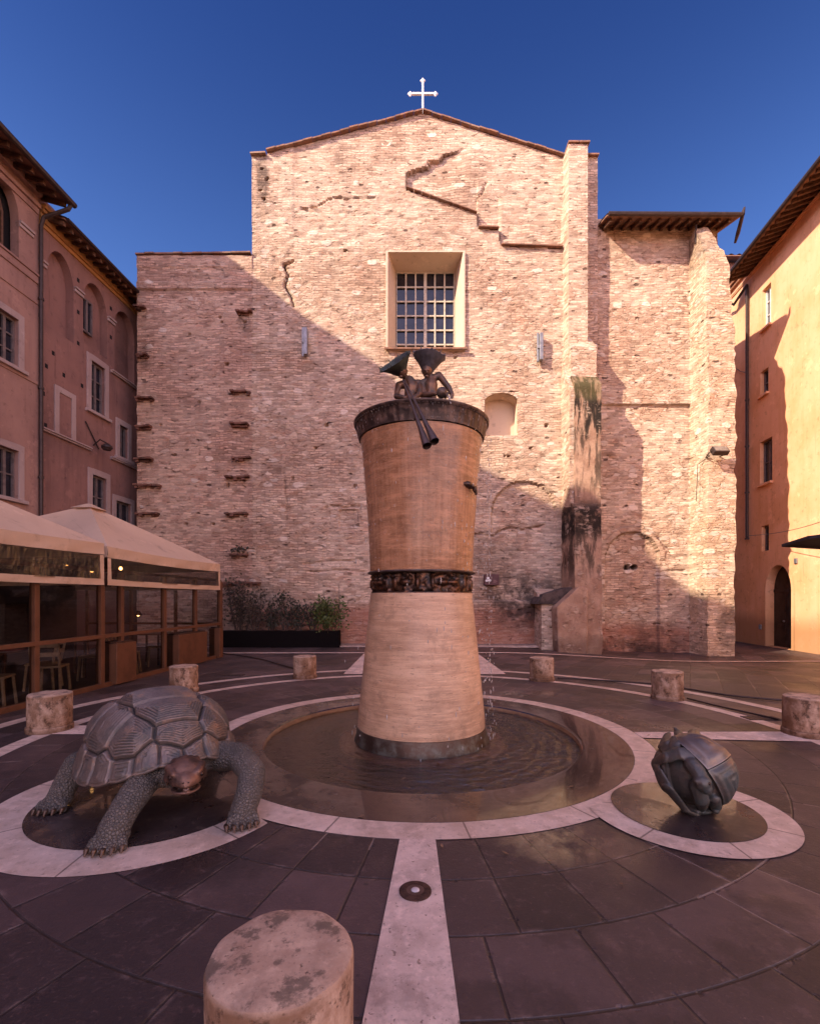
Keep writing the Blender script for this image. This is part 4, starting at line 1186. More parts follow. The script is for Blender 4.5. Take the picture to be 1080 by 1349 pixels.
for px_, py_, pr in ((20, 345, [(.10, -.10, .10), (.14, .101, .16)]), (20, 377, [(.09, -.03, .03)]), (26, 492, [(.09, -.04, .05)]),
                     (28, 252, [(.10, -.16, 0), (.16, .001, .12)]), (28, 236, [(.2, 0, .16), (.26, .161, .26)])):
    z = FL.px(px_, py_, .1)[1]; mould(FL, near, 'string_course', MAT['pink'], start, sB - .01, z, pr)
z = FL.px(28, 294, .1)[1]
mould(FL, near, 'impost', MAT['grey stone'], a1 + .0, a1 + .45, z, [(.10, -.09, .0), (.14, .001, .07)])
zeN = FL.px(40, 210, .8)[1] - .02
roofN = corrugated(FL, start, sB + .28, .80, zeN, 6, R(18), name='roof', parent=near)
rafters(FL, sB - 6, sB + .2, -.1, .72, zeN, R(18), .36, roofN)
mb = MB(); mb.tube([FL.pt(start, .88, zeN), FL.pt(sB + .32, .88, zeN - .02)], .075, 8); mb.build('gutter', MAT['gutter'], roofN)
mb = MB(); mb.tube([FL.pt(sB + .22, .84, zeN - .05), FL.pt(sB + .20, .78, zeN - .2), FL.pt(sB + .02, .2, zeN - .55), FL.pt(sB + .0, .14, zeN - .8), FL.pt(sB, .14, 0)], .055, 8)
for z in (2.5, 5.0, 7.5, 10): mb.tube([FL.pt(sB, .14, z), FL.pt(sB, .14, z + .06)], .075, 8)
mb.build('downpipe', MAT['gutter'], near)

# --- far left house
far = thing('town_house', 'lower rose town house with three blind arches between pink house and church', 'house', FL.pt(-2, -1, 0))
sE = 2.2
zt2 = FL.px(120, 335)[1] + .25
def parch(x0, x1, ytop, yspring, ybot):
    a0, a1 = FL.px(x0, 700)[0], FL.px(x1, 700)[0]; xm = (x0 + x1) / 2
    return a0, a1, FL.px(xm, ybot)[1], FL.px(xm, yspring)[1], FL.px(xm, ytop)[1]
arches = [parch(61.5, 97, 333, 372, 440), parch(109.5, 141, 375, 408, 462), parch(151, 177, 412, 437, 502)]
wins = [pxrect(FL, 119.5, 137.5, 480, 545), pxrect(FL, 157, 168, 562, 604), pxrect(FL, 121, 139.5, 628, 682), pxrect(FL, 152.5, 172, 662, 694)]
blank = pxrect(FL, 77, 93.5, 521, 577)
holes = [arch(a[0], a[1], a[2], a[3], a[4] - a[3]) for a in arches] + [rect(*r) for r in wins]
mb = MB().holed(FL, rect(sB + .002, sE, 0, zt2), holes, .26)
for a in arches: mb.fbox(FL, a[0] - .1, a[1] + .1, -.4, -.25, a[2] - .1, a[4] + .1)
mb.fbox(FL, blank[0], blank[1], -.01, .012, blank[2], blank[3])
mb.quad(FL.pt(sE, 0, 0), FL.pt(sE, -6, 0), FL.pt(sE, -6, zt2), FL.pt(sE, 0, zt2))
mb.build('wall', MAT['rose'], far, recalc=False)
r = pxrect(FL, 112.5, 127.5, 394, 438)
window(FL, far, r, .20, .0, 2, 1, 0, False)
for i, rr in enumerate(wins): window(FL, far, rr, .14, 0, 2, (3, 1, 2, 1)[i], .19, i != 3)
s_ = .17; a0, a1, z0, z1 = blank; mb = MB()
mb.fbox(FL, a0 - s_, a0, -.02, .04, z0, z1 + s_); mb.fbox(FL, a1, a1 + s_, -.02, .04, z0, z1 + s_); mb.fbox(FL, a0, a1, -.02, .04, z1, z1 + s_)
mb.build('blind_window_surround', MAT['grey stone'], far, bevel=.01)
for x0, x1, yy, nm in ((53, 118, 578, 'string_course'), (145, 179, 500, 'string_course'), (145, 179, 610, 'string_course')):
    z = FL.px((x0 + x1) / 2, yy)[1]; mould(FL, far, nm, MAT['grey stone'], FL.px(x0, 700)[0], min(FL.px(x1, 700)[0], sE), z, [(.08, -.05, .0), (.12, .001, .05)])
for x0, x1, yy in ((48.5, 61, 345), (97, 109.5, 384), (141, 151, 422)):
    z = FL.px((x0 + x1) / 2, yy)[1]; mould(FL, far, 'impost', MAT['grey stone'], FL.px(x0, 700)[0] + .01, FL.px(x1, 700)[0] - .01, z, [(.05, -.10, -.01), (.09, 0, .06)])
z = FL.px(110, 336, .1)[1]
mould(FL, far, 'cornice', MAT['ochre'], sB + .08, sE, z, [(.05, -.24, -.13), (.10, -.129, -.02), (.07, -.019, .10), (.15, .101, .2), (.2, .201, .34)])
zeF = FL.px(130, 333, .62)[1]
roofF = corrugated(FL, sB + .25, sE + .1, .62, zeF, 6, R(19), name='roof', parent=far)
rafters(FL, sB + .3, sE, -.1, .56, zeF, R(19), .30, roofF)
mb = MB(); mb.tube([FL.pt(sB + .3, .68, zeF), FL.pt(sE, .68, zeF - .02)], .05, 8); mb.build('gutter', MAT['gutter'], roofF)
# putlog holes, small dark
for px_, py_ in ((53, 325), (103, 369), (146, 406), (52, 371), (103, 411), (51, 415), (103, 452), (146, 444), (70, 465), (61, 482), (84, 494), (108, 508), (57, 518), (60, 560)):
    a, z = FL.px(px_, py_); mb = MB().fbox(FL, a - .05, a + .05, -.02, .006, z - .06, z + .06)
    mb.build('putlog_hole', MAT['room'], far)
# wall lantern on its bracket
a, z = FL.px(141, 590, .5)
lan = thing('wall_lantern', 'dark lantern on a bracket on the rose house wall', 'lantern', FL.pt(a, .3, z))
mb = MB(); mb.lathe([(.03, .16), (.16, .06), (.17, .0), (.13, -.04), (.12, -.07)], FL.pt(a, .5, z), 16); mb.build('lamp_shade', MAT['gutter'], lan, smooth=40)
mb = MB(); mb.tube([FL.pt(a, .5, z + .15), FL.pt(a + .02, .25, z + .28), FL.pt(a + .05, -.02, z + .1)], .022, 6); mb.tube([FL.pt(a - .35, .04, z + .75), FL.pt(a + .25, .04, z + .05)], .02, 6); mb.build('bracket', MAT['gutter'], lan)

# ------------------------------------------------------------------ tall building beyond the left edge: throws the evening shade over the square
XC = -15.0
edge = []
for px_, py_ in ((180, 248), (300, 338), (350, 376), (400, 416), (450, 448), (500, 481), (560, 540), (600, 585), (635, 616), (690, 644), (735, 668)):
    p = P(px_, py_, YF); t = (p.x - XC) / SUN.x; edge.append((p.y - SUN.y * t, p.z - SUN.z * t))
for px_, py_ in ((836, 711), (870, 746), (903, 775), (932, 786), (963, 798)):
    p = P(px_, py_, YW if px_ < 910 else YP); t = (p.x - XC) / SUN.x; edge.append((p.y - SUN.y * t, p.z - SUN.z * t))
print('caster', [(round(a, 1), round(b, 1)) for a, b in edge])
edge.sort()
tall = thing('tall_building', 'tall plain plastered building beyond the left edge of the square', 'building', (XC, 0, 0))
poly = [(-30, 0), (-30, edge[0][1])] + edge + [(edge[-1][0] + 3, edge[-1][1] + .2), (edge[-1][0] + 3, 0)]
mb = MB().prism([(XC, a, b) for a, b in poly], (-9, 0, 0)); mb.build('wall', MAT['tall wall'], tall)
frT = Frame((XC, 0, 0), (0, 1, 0), (1, 0, 0))
for zz in (13.4, 16.6):
    for k in range(6): window(frT, tall, (-14 + k * 4.2, -13 + k * 4.2, zz, zz + 1.7), -.01, .0, 2, 3, .15, True)

# ------------------------------------------------------------------ right building
FR = Frame((14.36, 18.3, -.3), (.126, 1, 0), (-1, .126, 0))
MAT['orange'] = plaster('orange plaster', (.82, .475, .275), (.68, .34, .15), streak=.4, base_below=1.0)
right = thing('corner_house', 'tall orange plastered house on the right with an arched dark door', 'house', FR.pt(0, -1, 0))
sN, sF = -17.0, 6.0
wr = [pxrect(FR, 1004, 1015.5, 377, 430), pxrect(FR, 1001.5, 1012, 487, 519), pxrect(FR, 1001, 1017, 579, 636), pxrect(FR, 1003, 1012.5, 692, 726)]
d0, d1 = FR.px(1043, 700)[0], FR.px(1009, 700)[0]
zdt = FR.px(1026, 744)[1]; zds = FR.px(1026, 778)[1]
door = arch(d0, d1, 0.02, zds, zdt - zds)
zt3 = FR.px(1030, 300)[1] + .3
holes = [rect(*r) for r in wr] + [door]
extra = []
for k in range(5):
    for zz in (3.6, 6.6, 9.8): extra.append((-4.5 - 2.4 * k - .45, -4.5 - 2.4 * k + .45, zz, zz + 1.6))
mb = MB().holed(FR, rect(sN, sF, 0, zt3), holes + [rect(*r) for r in extra], .30)
mb.quad(FR.pt(sN, 0, 0), FR.pt(sN, -8, 0), FR.pt(sN, -8, zt3), FR.pt(sN, 0, zt3)); mb.quad(FR.pt(sF, 0, 0), FR.pt(sF, -8, 0), FR.pt(sF, -8, zt3), FR.pt(sF, 0, zt3))
mb.build('wall', MAT['orange'], right, recalc=False)
for i, r in enumerate(wr):
    window(FR, right, r, .2, 0, (2, 1, 2, 1)[i], (3, 2, 2, 1)[i], 0, i < 3, mat=(MAT['white paint'] if i == 0 else MAT['sash']), stone=MAT['orange'])
for r in extra: window(FR, right, r, .2, 0, 2, 3, 0, True, stone=MAT['orange'])
MAT['door'] = plain('dark timber door', (.05, .028, .020), .6, var=.3, sc=3)
mb = MB(); mb.fbox(FR, d0 - .1, d1 + .1, -.40, -.305, 0, zdt + .1)
for k in range(2):
    a = d0 + (d1 - d0) * (.08 + .46 * k); b = a + (d1 - d0) * .38
    for z0_, z1_ in ((.15, .9), (1.0, zds - .1)): mb.fbox(FR, a, b, -.32, -.285, z0_, z1_)
mb.fbox(FR, d0, d1, -.32, -.27, zds - .06, zds + .06)
dr = mb.build('door', MAT['door'], right, bevel=.012)
mb = MB(); mb.sphere(FR.pt((d0 + d1) / 2 + .1, -.25, 1.05), .04); mb.build('handle', MAT['zinc'], dr)
ring_o = arch(d0 - .16, d1 + .16, 0.0, zds, zdt - zds + .16)
mb = MB().holed(FR, ring_o, [arch(d0 + .001, d1 - .001, .001, zds, zdt - zds - .002)], .03, d=.025)
mb.build('door_surround', MAT['orange'], right, recalc=False)
z = FR.px(1030, 290, .2)[1] + .1
mould(FR, right, 'cornice', plain('brown brick cornice', (.30, .135, .07), .85, var=.25), sN, sF, z, [(.12, -.34, -.20), (.2, -.199, -.04), (.28, -.039, .12), (.36, .121, .28)])
mould(FR, right, 'string_course', MAT['orange'], sN, sF, z - .60, [(.05, -.05, .0), (.08, .001, .07)])
zeR = FR.px(1025, 281, .95)[1]
roofR = corrugated(FR, sN, FR.px(968, 370, .5)[0], .95, zeR, 6, R(16), name='roof', parent=right)
rafters(FR, -12.5, FR.px(970, 370, .5)[0] - .1, -.1, .88, zeR, R(16), .30, roofR, .1, .12)
mb = MB(); mb.tube([FR.pt(sN, 1.02, zeR), FR.pt(FR.px(968, 370, .5)[0], 1.02, zeR - .02)], .075, 8); mb.build('gutter', MAT['gutter'], roofR)
ap = FR.px(984.5, 600, .1)[0]; zp0 = FR.px(984.5, 707, .1)[1]; zp1 = FR.px(984.5, 378, .1)[1]
mb = MB(); mb.tube([FR.pt(ap + 1.0, .6, zeR - .25), FR.pt(ap + .8, .25, zeR - .7), FR.pt(ap, .12, zp1 + .1), FR.pt(ap, .12, zp1 - .1), FR.pt(ap, .12, zp0), FR.pt(ap - .03, .12, zp0 - .1)], .06, 8)
for zz in (4.5, 6.5, 8.5, 10.5): mb.tube([FR.pt(ap, .12, zz), FR.pt(ap, .12, zz + .06)], .085, 8)
mb.build('downpipe', MAT['gutter'], right)
MAT['paper'] = plain('pale paper', (.75, .72, .68), .7, bumpk=0); MAT['green paper'] = plain('green paper', (.10, .32, .22), .7, bumpk=0); MAT['red paper'] = plain('red paper', (.45, .06, .04), .7, bumpk=0)
for py_, m_, hh in ((769, 'paper', .14), (782, 'green paper', .22), (791, 'red paper', .12), (815, 'paper', .26), (828, 'paper', .12)):
    a, z = FR.px(1041, py_, -.1); mb = MB(); mb.fbox(FR, d0 + .012, d0 + .014, -.20, -.05, z - hh / 2, z + hh / 2)
    mb.fbox(FR, d0 + .0145, d0 + .016, -.18, -.07, z - hh * .3, z + hh * .3)
    mb.build('notice', MAT[m_], right)
for px_, py_ in ((1002, 826), (1049, 739)):
    a, z = FR.px(px_, py_); mb = MB(); mb.fbox(FR, a - .08, a + .08, -.01, .05, z - .1, z + .1); mb.build('bell_panel', MAT['zinc'], right, bevel=.015)
# a house further back, only its roof shows between church and corner house
fb = Frame((14.6, 24.5, 0), (1, 0, 0), (0, -1, 0))
back = thing('rear_house', 'house behind the church with a tiled roof end just showing', 'house', (16.5, 26, 0))
ztb = H - (336 - HOR) / F * 24
mb = MB(); mb.box(15.3, 22, 24.5, 31, 0, ztb); mb.build('wall', MAT['rose'], back)
rb = corrugated(fb, .5, 7.5, .5, ztb + .0, 5, R(16), name='roof', parent=back)
# wires on the right wall
mb = MB()
a = FR.pt(*[FR.px(984, 706, .15)[0], .15, FR.px(984, 706, .15)[1]]); b = Vector((11.0, 10.0, 4.3))
pts = [a.lerp(b, t) + Vector((0, 0, -.35 * math.sin(math.pi * t))) for t in [k / 14 for k in range(15)]]
mb.tube(pts, .011, 5); o = mb.build('overhead_wire', MAT['gutter']); tag(o, 'thin slack wire crossing in front of the orange house', 'wire')
mb = MB(); pts = [FR.pt(FR.px(px_, py_, .04)[0], .04, FR.px(px_, py_, .04)[1]) for px_, py_ in ((968, 484), (975, 489), (984, 491))]; mb.tube(pts, .012, 5)
o = mb.build('wall_cable', MAT['gutter']); tag(o, 'short cable clipped beside the downpipe on the orange wall', 'cable')
# ------------------------------------------------------------------ fountain
MAT['drum low'] = travertine('lower drum travertine', (.66, .41, .25), (.50, .285, .165), bed='H', rough=.55, pits=.75, wet=.2)
MAT['drum up'] = travertine('wet upper drum travertine', (.46, .225, .115), (.31, .135, .062), bed='V', rough=.42, pits=.35, wet=.25)
MAT['bronze'] = metal('dark bronze', (.085, .055, .042), (.13, .12, .095), .42, .8)
MAT['bronze rim'] = metal('streaked bronze rim', (.06, .043, .038), (.16, .10, .075), .4, .7, sc=9)
MAT['relief'] = metal('bronze relief', (.10, .045, .025), (.03, .02, .016), .35, .8, sc=9, hi=(.30, .13, .06))
MAT['basin'] = wetstone('wet basin stone', (.048, .029, .025), .10, .42, 12, spill=1.0)
MAT['lip'] = travertine('basin inner lip', (.46, .27, .15), (.30, .16, .09), bed='H', rough=.5)
MAT['pool floor'] = plain('pool floor', (.075, .045, .035), .6, var=.3, sc=3)
mw = M('water', rough=.03, spec=.5)
_o = mw.obj(); _x, _y, _z = mw.xyz(_o)
_r = mw.m('SQRT', mw.m('ADD', mw.m('MULTIPLY', _x, _x), mw.m('MULTIPLY', _y, _y)))
mw.col((.62, .46, .38)); mw.set(mw.b.inputs['Transmission Weight'], 1.0); mw.set(mw.b.inputs['IOR'], 1.85)
_n = mw.noise(mw.scale(_o, (3.2, 5.5, 1)), 2.6, 4, .6)
_rip = mw.m('SINE', mw.m('ADD', mw.m('MULTIPLY', _r, 46), mw.m('MULTIPLY', mw.noise(_o, 3.0, 3), 14)))
_h = mw.m('MULTIPLY', mw.m('ADD', mw.m('MULTIPLY', _n, 1.0), mw.m('MULTIPLY', _rip, .12)), mw.rng(_x, -1.2, .7, .16, 1.0))
mw.bump(_h, .8, .10)
MAT['water'] = mw.mat

fountain = thing('fountain', 'tall hourglass travertine fountain with a bronze rim standing in a sunken round basin', 'fountain', FC)
RP = 1.80
# basin slab and lip
mb = MB(); n = 160
vs = []; prof = [(2.305, .004), (RP + .05, .012), (RP + .015, .010), (RP, -.004)]
mb.lathe([(r, z) for r, z in prof], FC, n, cap=False); mb.build('basin_rim', MAT['basin'], fountain, smooth=30)
mb = MB(); mb.lathe([(RP, -.0045), (RP - .004, -.14)], FC, n, cap=False); mb.build('basin_wall', MAT['lip'], fountain, smooth=60)
mb = MB(); annulus(mb, FC, .01, RP + .01, -.139, 96)
mbs = MB().lathe([(.98, -.135), (.96, -.085), (.90, -.066), (.70, -.062)], FC, 96, cap=False, jit=lambda r, z, a, i: (r * (1 + .012 * math.sin(a * 9)), z)); mbs.build('plinth_step', MAT['lip'], fountain, smooth=50); mb.build('basin_floor', MAT['pool floor'], fountain)
# drums
def jit(amp):
    return None
prof_low = [(.752, .115), (.752, .16), (.735, .35), (.70, .70), (.655, 1.15), (.618, 1.50), (.606, 1.64), (.604, 1.672), (.590, 1.680)]
mb = MB().lathe(prof_low, FC, 96, cap=False); mb.build('lower_drum', MAT['drum low'], fountain, smooth=40)
prof_up = [(.55, 1.905), (.605, 1.906), (.610, 1.93), (.618, 2.2), (.640, 2.6), (.670, 3.0), (.705, 3.35), (.722, 3.47)]
mb = MB().lathe(prof_up, FC, 96, cap=False); mb.build('upper_drum', MAT['drum up'], fountain, smooth=40)
mb = MB().lathe([(.775, -.16), (.795, -.05), (.775, .01), (.762, .112), (.70, .118)], FC, 96, cap=False); mb.build('plinth', MAT['bronze'], fountain, smooth=40)
# figured relief band
def relief_band():
    n, m_ = 360, 22; vs = []; fs = []
    th = np.linspace(0, 2 * math.pi, n, endpoint=False); zz = np.linspace(1.672, 1.912, m_)
    T, Z = np.meshgrid(th, zz)
    s_ = T * .58
    h = np.clip(fbm(s_ * 9 + 3, Z * 11, 3) * 3, -.2, 1) * .045 + fbm(s_ * 28, Z * 26, 3) * .035
    for k in range(26):                     # a frieze of little standing figures and animals
        c = (k + _rng.rand() * .6) / 26 * 2 * math.pi; kind = _rng.rand()
        dx = (np.angle(np.exp(1j * (T - c)))) * .58; dz = Z - 1.79
        if kind < .6:
            h = np.maximum(h, .05 * np.exp(-((dx / .022) ** 2 + ((dz + .01) / .07) ** 2) ** 2)); h = np.maximum(h, .05 * np.exp(-((dx / .02) ** 2 + ((dz - .075) / .02) ** 2)))
        else:
            h = np.maximum(h, .05 * np.exp(-(((dx) / .06) ** 2 + ((dz + .0) / .03) ** 2) ** 2)); h = np.maximum(h, .045 * np.exp(-(((dx - .05) / .02) ** 2 + ((dz - .04) / .03) ** 2)))
    r = .562 + np.clip(h, -.01, .06)
    r[0] = r[-1] = .60; r[1] = r[-2] = .597; 
    for j in range(m_):
        for i in range(n): vs.append(FC + Vector((r[j, i] * math.cos(T[j, i]), r[j, i] * math.sin(T[j, i]), Z[j, i])))
    for j in range(m_ - 1):
        for i in range(n): i2 = (i + 1) % n; fs.append((j * n + i, j * n + i2, (j + 1) * n + i2, (j + 1) * n + i))
    mb = MB(); mb.v = vs; mb.f = fs; mb.build('relief_band', MAT['relief'], fountain, smooth=50)
    mb = MB(); mb.lathe([(.59, 1.895), (.632, 1.90), (.640, 1.912), (.630, 1.925), (.605, 1.926)], FC, 96, cap=False); mb.build('collar', MAT['bronze'], fountain, smooth=50)
relief_band()
def rimj(r, z, a, i):
    if i in (1, 2, 3): r += .004 * math.sin(a * 140) + .004 * math.sin(a * 53 + 1)
    return r, z
mb = MB().lathe([(.70, 3.478), (.738, 3.48), (.752, 3.54), (.772, 3.63), (.785, 3.647), (.80, 3.66), (.80, 3.677), (.785, 3.684), (.755, 3.677), (.745, 3.55), (.02, 3.53)], FC, 220, cap=False, jit=rimj)
mb.build('bronze_rim', MAT['bronze rim'], fountain, smooth=50)
mb = MB()
for k in range(120):
    a = 2 * math.pi * k / 120; mb.sphere(FC + Vector((.785 * math.cos(a), .785 * math.sin(a), 3.640)), .008, 6, 4)
mb.build('rivets', MAT['bronze'], fountain)
# spout on the right of the drum
c = FC + Vector((.655 * math.cos(R(-42)), .655 * math.sin(R(-42)), 2.86))
mb = MB()
mb.sphere(c + Vector((.01, -.01, .01)), (.05, .05, .035), 10, 7); mb.sphere(c + Vector((.055, .02, -.005)), (.045, .04, .028), 10, 7); mb.sphere(c + Vector((.10, .05, -.03)), (.03, .03, .04), 10, 7); mb.sphere(c + Vector((.115, .06, -.07)), (.018, .018, .03), 8, 6); mb.sphere(c + Vector((-.03, -.02, .015)), (.03, .03, .02), 8, 6)
mb.remesh('spout', MAT['bronze'], fountain, .008, 3)
# water: pool, the bowl on top, and drops
def pool():
    nr, na = 70, 420
    r = np.linspace(.765, RP - .003, nr)[:, None]; a = np.linspace(0, 2 * math.pi, na, endpoint=False)[None, :]
    X = r * np.cos(a); Y = r * np.sin(a)
    k = .35 + .65 * np.clip((X + .7) / 1.4, 0, 1)
    Z = -.047 + (fbm(X * 5 + 9, Y * 8, 3) * .026 + fbm(X * 13 + 3, Y * 17 + 5, 2) * .009) * k + .004 * np.sin((r - .76) * 46 + fbm(X * 3, Y * 3, 2) * 9) * np.exp(-(r - .76) * 3)
    Z = np.minimum(Z, -.012)
    mb = MB(); mb.v = [Vector(v) for v in np.stack([X, Y, Z], -1).reshape(-1, 3)]
    for j in range(nr - 1):
        for i in range(na): i2 = (i + 1) % na; mb.f.append((j * na + i, (j + 1) * na + i, (j + 1) * na + i2, j * na + i2))
    return mb
o = struct(pool().build('water', MAT['water'], recalc=False, smooth=180)); o.location = FC
mb = MB(); annulus(mb, (0, 0, 0), .01, .744, 3.635, 64); o = struct(mb.build('water', MAT['water'], recalc=False)); o.location = FC
md = M('falling water drops', rough=.08, spec=.6); md.col((.75, .68, .62)); md.set(md.b.inputs['Transmission Weight'], .55); md.set(md.b.inputs['IOR'], 1.333)
MAT['drops'] = md.mat
mb = MB(); rr = random.Random(5)
for k in range(330):
    a = R(rr.choice([rr.gauss(-8, 14), rr.gauss(10, 22), rr.uniform(-180, 0), rr.uniform(-80, 20)]))
    z = rr.uniform(-.03, 3.45); r_ = .80 + abs(rr.gauss(0, .022)) + max(0, (3.0 - z)) * rr.choice([0, .006, .014])
    s_ = rr.uniform(.0030, .0062)
    mb.sphere(FC + Vector((r_ * math.cos(a), r_ * math.sin(a), z)), (s_, s_, s_ * rr.uniform(1.5, 6)), 5, 4)
for k in range(80):                          # drips along the rim and runs down the drum
    a = R(rr.uniform(-180, 0)); z = rr.uniform(3.46, 3.63); q = .757 + (z - 3.47) * .12 + .012
    s_ = rr.uniform(.0012, .0026); mb.sphere(FC + Vector((q * math.cos(a), q * math.sin(a), z)), (s_, s_, s_ * rr.uniform(2, 8)), 5, 4)
for k in range(110):
    a = R(rr.uniform(-180, 30)); z = rr.uniform(1.95, 3.45); q = float(np.interp(z, [1.9, 2.2, 2.6, 3.0, 3.47], [.612, .62, .642, .672, .724])) + .006
    s_ = rr.uniform(.0022, .0042); mb.sphere(FC + Vector((q * math.cos(a), q * math.sin(a), z)), (s_, s_, s_ * rr.uniform(1, 3)), 5, 4)
o = mb.build('falling_water', MAT['drops'], smooth=180, recalc=False); tag(o, 'water drops falling from the bronze rim into the basin', 'water', kind='stuff')
# debris lying in the shallow pool
# ------------------------------------------------------------------ bronze figures on the rim
SY = 5.2
def fp(px, py, dy=0.0): return P(px, py, SY + dy)
MAT['figure'] = metal('figure bronze', (.20, .105, .065), (.10, .075, .06), .45, .7, sc=10, bumpk=.3)
MAT['green bronze'] = metal('green patina bronze', (.075, .085, .062), (.04, .04, .034), .55, .45, sc=14, bumpk=.6)
MAT['blue bronze'] = metal('blue grey bronze', (.13, .12, .13), (.07, .062, .062), .5, .5, sc=14, bumpk=.6)
def hand(mb, wrist, direction, side, curl=.5, s=.034):
    """palm, four bent fingers and a thumb"""
    d = Vector(direction).normalized(); sd = Vector(side); sd = (sd - d * sd.dot(d)).normalized(); dn = d.cross(sd)
    palm = wrist + d * s * .8
    mb.capsule(wrist, palm + d * s * .4, s * .30, s * .36, 8); mb.capsule(palm - sd * s * .25, palm + sd * s * .25, s * .3, s * .3, 8)
    for i, ln in enumerate((.75, .9, .85, .62)):
        b = palm + d * s * .4 + sd * s * (-.36 + .24 * i)
        k = b + d * s * ln * .6 + dn * s * curl * .25; t = k + d * s * ln * .4 + dn * s * curl * .6
        mb.chain([b, k, t], [s * .13, s * .115, s * .09], 6)
    b = wrist + d * s * .3 - sd * s * .36
    mb.chain([b, b + d * s * .35 - sd * s * .35 + dn * s * .2, b + d * s * .75 - sd * s * .3 + dn * s * .45 * curl * 2], [s * .16, s * .13, s * .10], 6)
# left figure: plays the pipes
f1 = MB()
f1.chain([fp(541, 536), fp(541, 522), fp(542, 510), fp(539, 502)], [.075, .07, .078, .06], 12)        # trunk
f1.capsule(fp(527.5, 507), fp(552, 505), .042, .042, 10)                                              # shoulders
f1.capsule(fp(536, 501), fp(531, 494, -.03), .03, .028, 10)                                          # neck
f1.sphere(fp(529.5, 489, -.05), (.058, .068, .075), 14, 10)                                          # head
f1.sphere(fp(528.3, 490, -.13), (.010, .018, .014), 8, 6)                                            # nose
f1.sphere(fp(528, 496, -.11), (.022, .022, .014), 8, 6)                                              # mouth and chin
for s_ in (-1, 1): f1.sphere(fp(528.5 + s_ * 2.6, 487.4, -.11), (.012, .01, .008), 8, 5); f1.sphere(fp(529.5 + s_ * 7.0, 489, -.03), (.008, .016, .022), 8, 5)
f1.chain([fp(525, 507), fp(522, 522, -.05), fp(532, 523.5, -.14)], [.036, .03, .024], 10)             # arm nearest the left
f1.chain([fp(553, 506), fp(552.5, 519, -.10), fp(545, 524.5, -.19)], [.038, .031, .024], 10)
hand(f1, fp(532, 523.5, -.14), (.9, -.4, .1), (0, .3, 1), .7); hand(f1, fp(545, 524.5, -.19), (-.9, -.3, .1), (0, .3, 1), .8)
for s_ in (-1, 1): f1.chain([fp(541 + s_ * 4, 534), fp(541 + s_ * 6, 540, -.10), fp(541 + s_ * 6, 552, -.02)], [.06, .045, .03], 10)
fig1 = f1.remesh('statue', MAT['figure'], None, .0075, 3)
root1 = thing('bronze_statue', 'bronze figure blowing two long pipes under a tilted green cone hat', 'statue', fp(541, 530))
fig1.name = 'body'; fig1.parent = root1; fig1.location = -root1.location
def cone_hat(parent, apex, rim, r_rim, r_apex, mat, closed):
    apex = Vector(apex); rim = Vector(rim); d = (rim - apex).normalized(); x = d.orthogonal().normalized(); y = d.cross(x)
    n = 40; mb = MB(); vs = []; fs = []; rr = random.Random(int(r_rim * 1000))
    L_ = (rim - apex).length
    js = [1 + rr.uniform(-.05, .05) for _ in range(n)]
    rows = [(0, r_apex), (.35, r_apex + (r_rim - r_apex) * .30), (.7, r_apex + (r_rim - r_apex) * .64), (1.0, r_rim), (1.0, r_rim - .012), (.72, (r_apex + (r_rim - r_apex) * .6) - .012)]
    if closed: rows = rows[:4] + [(1.03, r_rim * .985), (.99, r_rim * .6), (.98, .01)]
    for t, r in rows:
        for k in range(n):
            a = 2 * math.pi * k / n; j = 1 + (js[k] - 1) * t + .03 * t * math.sin(a * 5)
            vs.append(apex + d * L_ * t + (x * math.cos(a) + y * math.sin(a)) * r * j)
    for i in range(len(rows) - 1):
        for k in range(n): k2 = (k + 1) % n; fs.append((i * n + k, i * n + k2, (i + 1) * n + k2, (i + 1) * n + k))
    fs.append(tuple(range(n - 1, -1, -1))); fs.append(tuple((len(rows) - 1) * n + k for k in range(n)))
    mb.add(vs, fs)
    for k in range(22):
        a = rr.uniform(0, 2 * math.pi); q = rim + (x * math.cos(a) + y * math.sin(a)) * r_rim
        mb.capsule(q, q + (x * math.cos(a) + y * math.sin(a)) * .012 + d * rr.uniform(-.012, .03), .007, .003, 6)
    return mb.build('hat', mat, parent, smooth=40, recalc=False)
cone_hat(root1, fp(530.5, 493.5, -.02), fp(520.5, 475.5, -.10), .185, .045, MAT['green bronze'], False)
# right figure: pours from a jug
f2 = MB()
f2.chain([fp(567, 538), fp(567, 522), fp(567.5, 508), fp(568, 500)], [.072, .066, .076, .055], 12)
f2.capsule(fp(557, 504.5), fp(577.5, 495), .040, .040, 10)
f2.capsule(fp(566, 500), fp(564, 493, -.02), .03, .028, 10)
f2.sphere(fp(562.5, 488, -.03), (.056, .066, .072), 14, 10); f2.sphere(fp(562, 490, -.105), (.010, .018, .014), 8, 6); f2.sphere(fp(562, 495.5, -.085), (.022, .022, .014), 8, 6)
for s_ in (-1, 1): f2.sphere(fp(562 + s_ * 2.6, 487, -.09), (.012, .01, .008), 8, 5); f2.sphere(fp(562.5 + s_ * 6.8, 488.5, -.01), (.008, .016, .022), 8, 5)
f2.chain([fp(578, 494), fp(591, 510.5, -.04), fp(595.5, 520, -.10)], [.038, .032, .024], 10)
f2.chain([fp(556, 505), fp(556.5, 521, -.04), fp(573, 518.5, -.13)], [.037, .031, .024], 10)
hand(f2, fp(595.5, 520, -.10), (-.1, -.4, -1), (1, .2, 0), .6); hand(f2, fp(573, 518.5, -.13), (1, -.3, .1), (0, .4, 1), .8)
for s_ in (-1, 1): f2.chain([fp(567 + s_ * 4, 536), fp(567 + s_ * 6, 541, -.10), fp(567 + s_ * 6, 552, -.02)], [.06, .045, .03], 10)
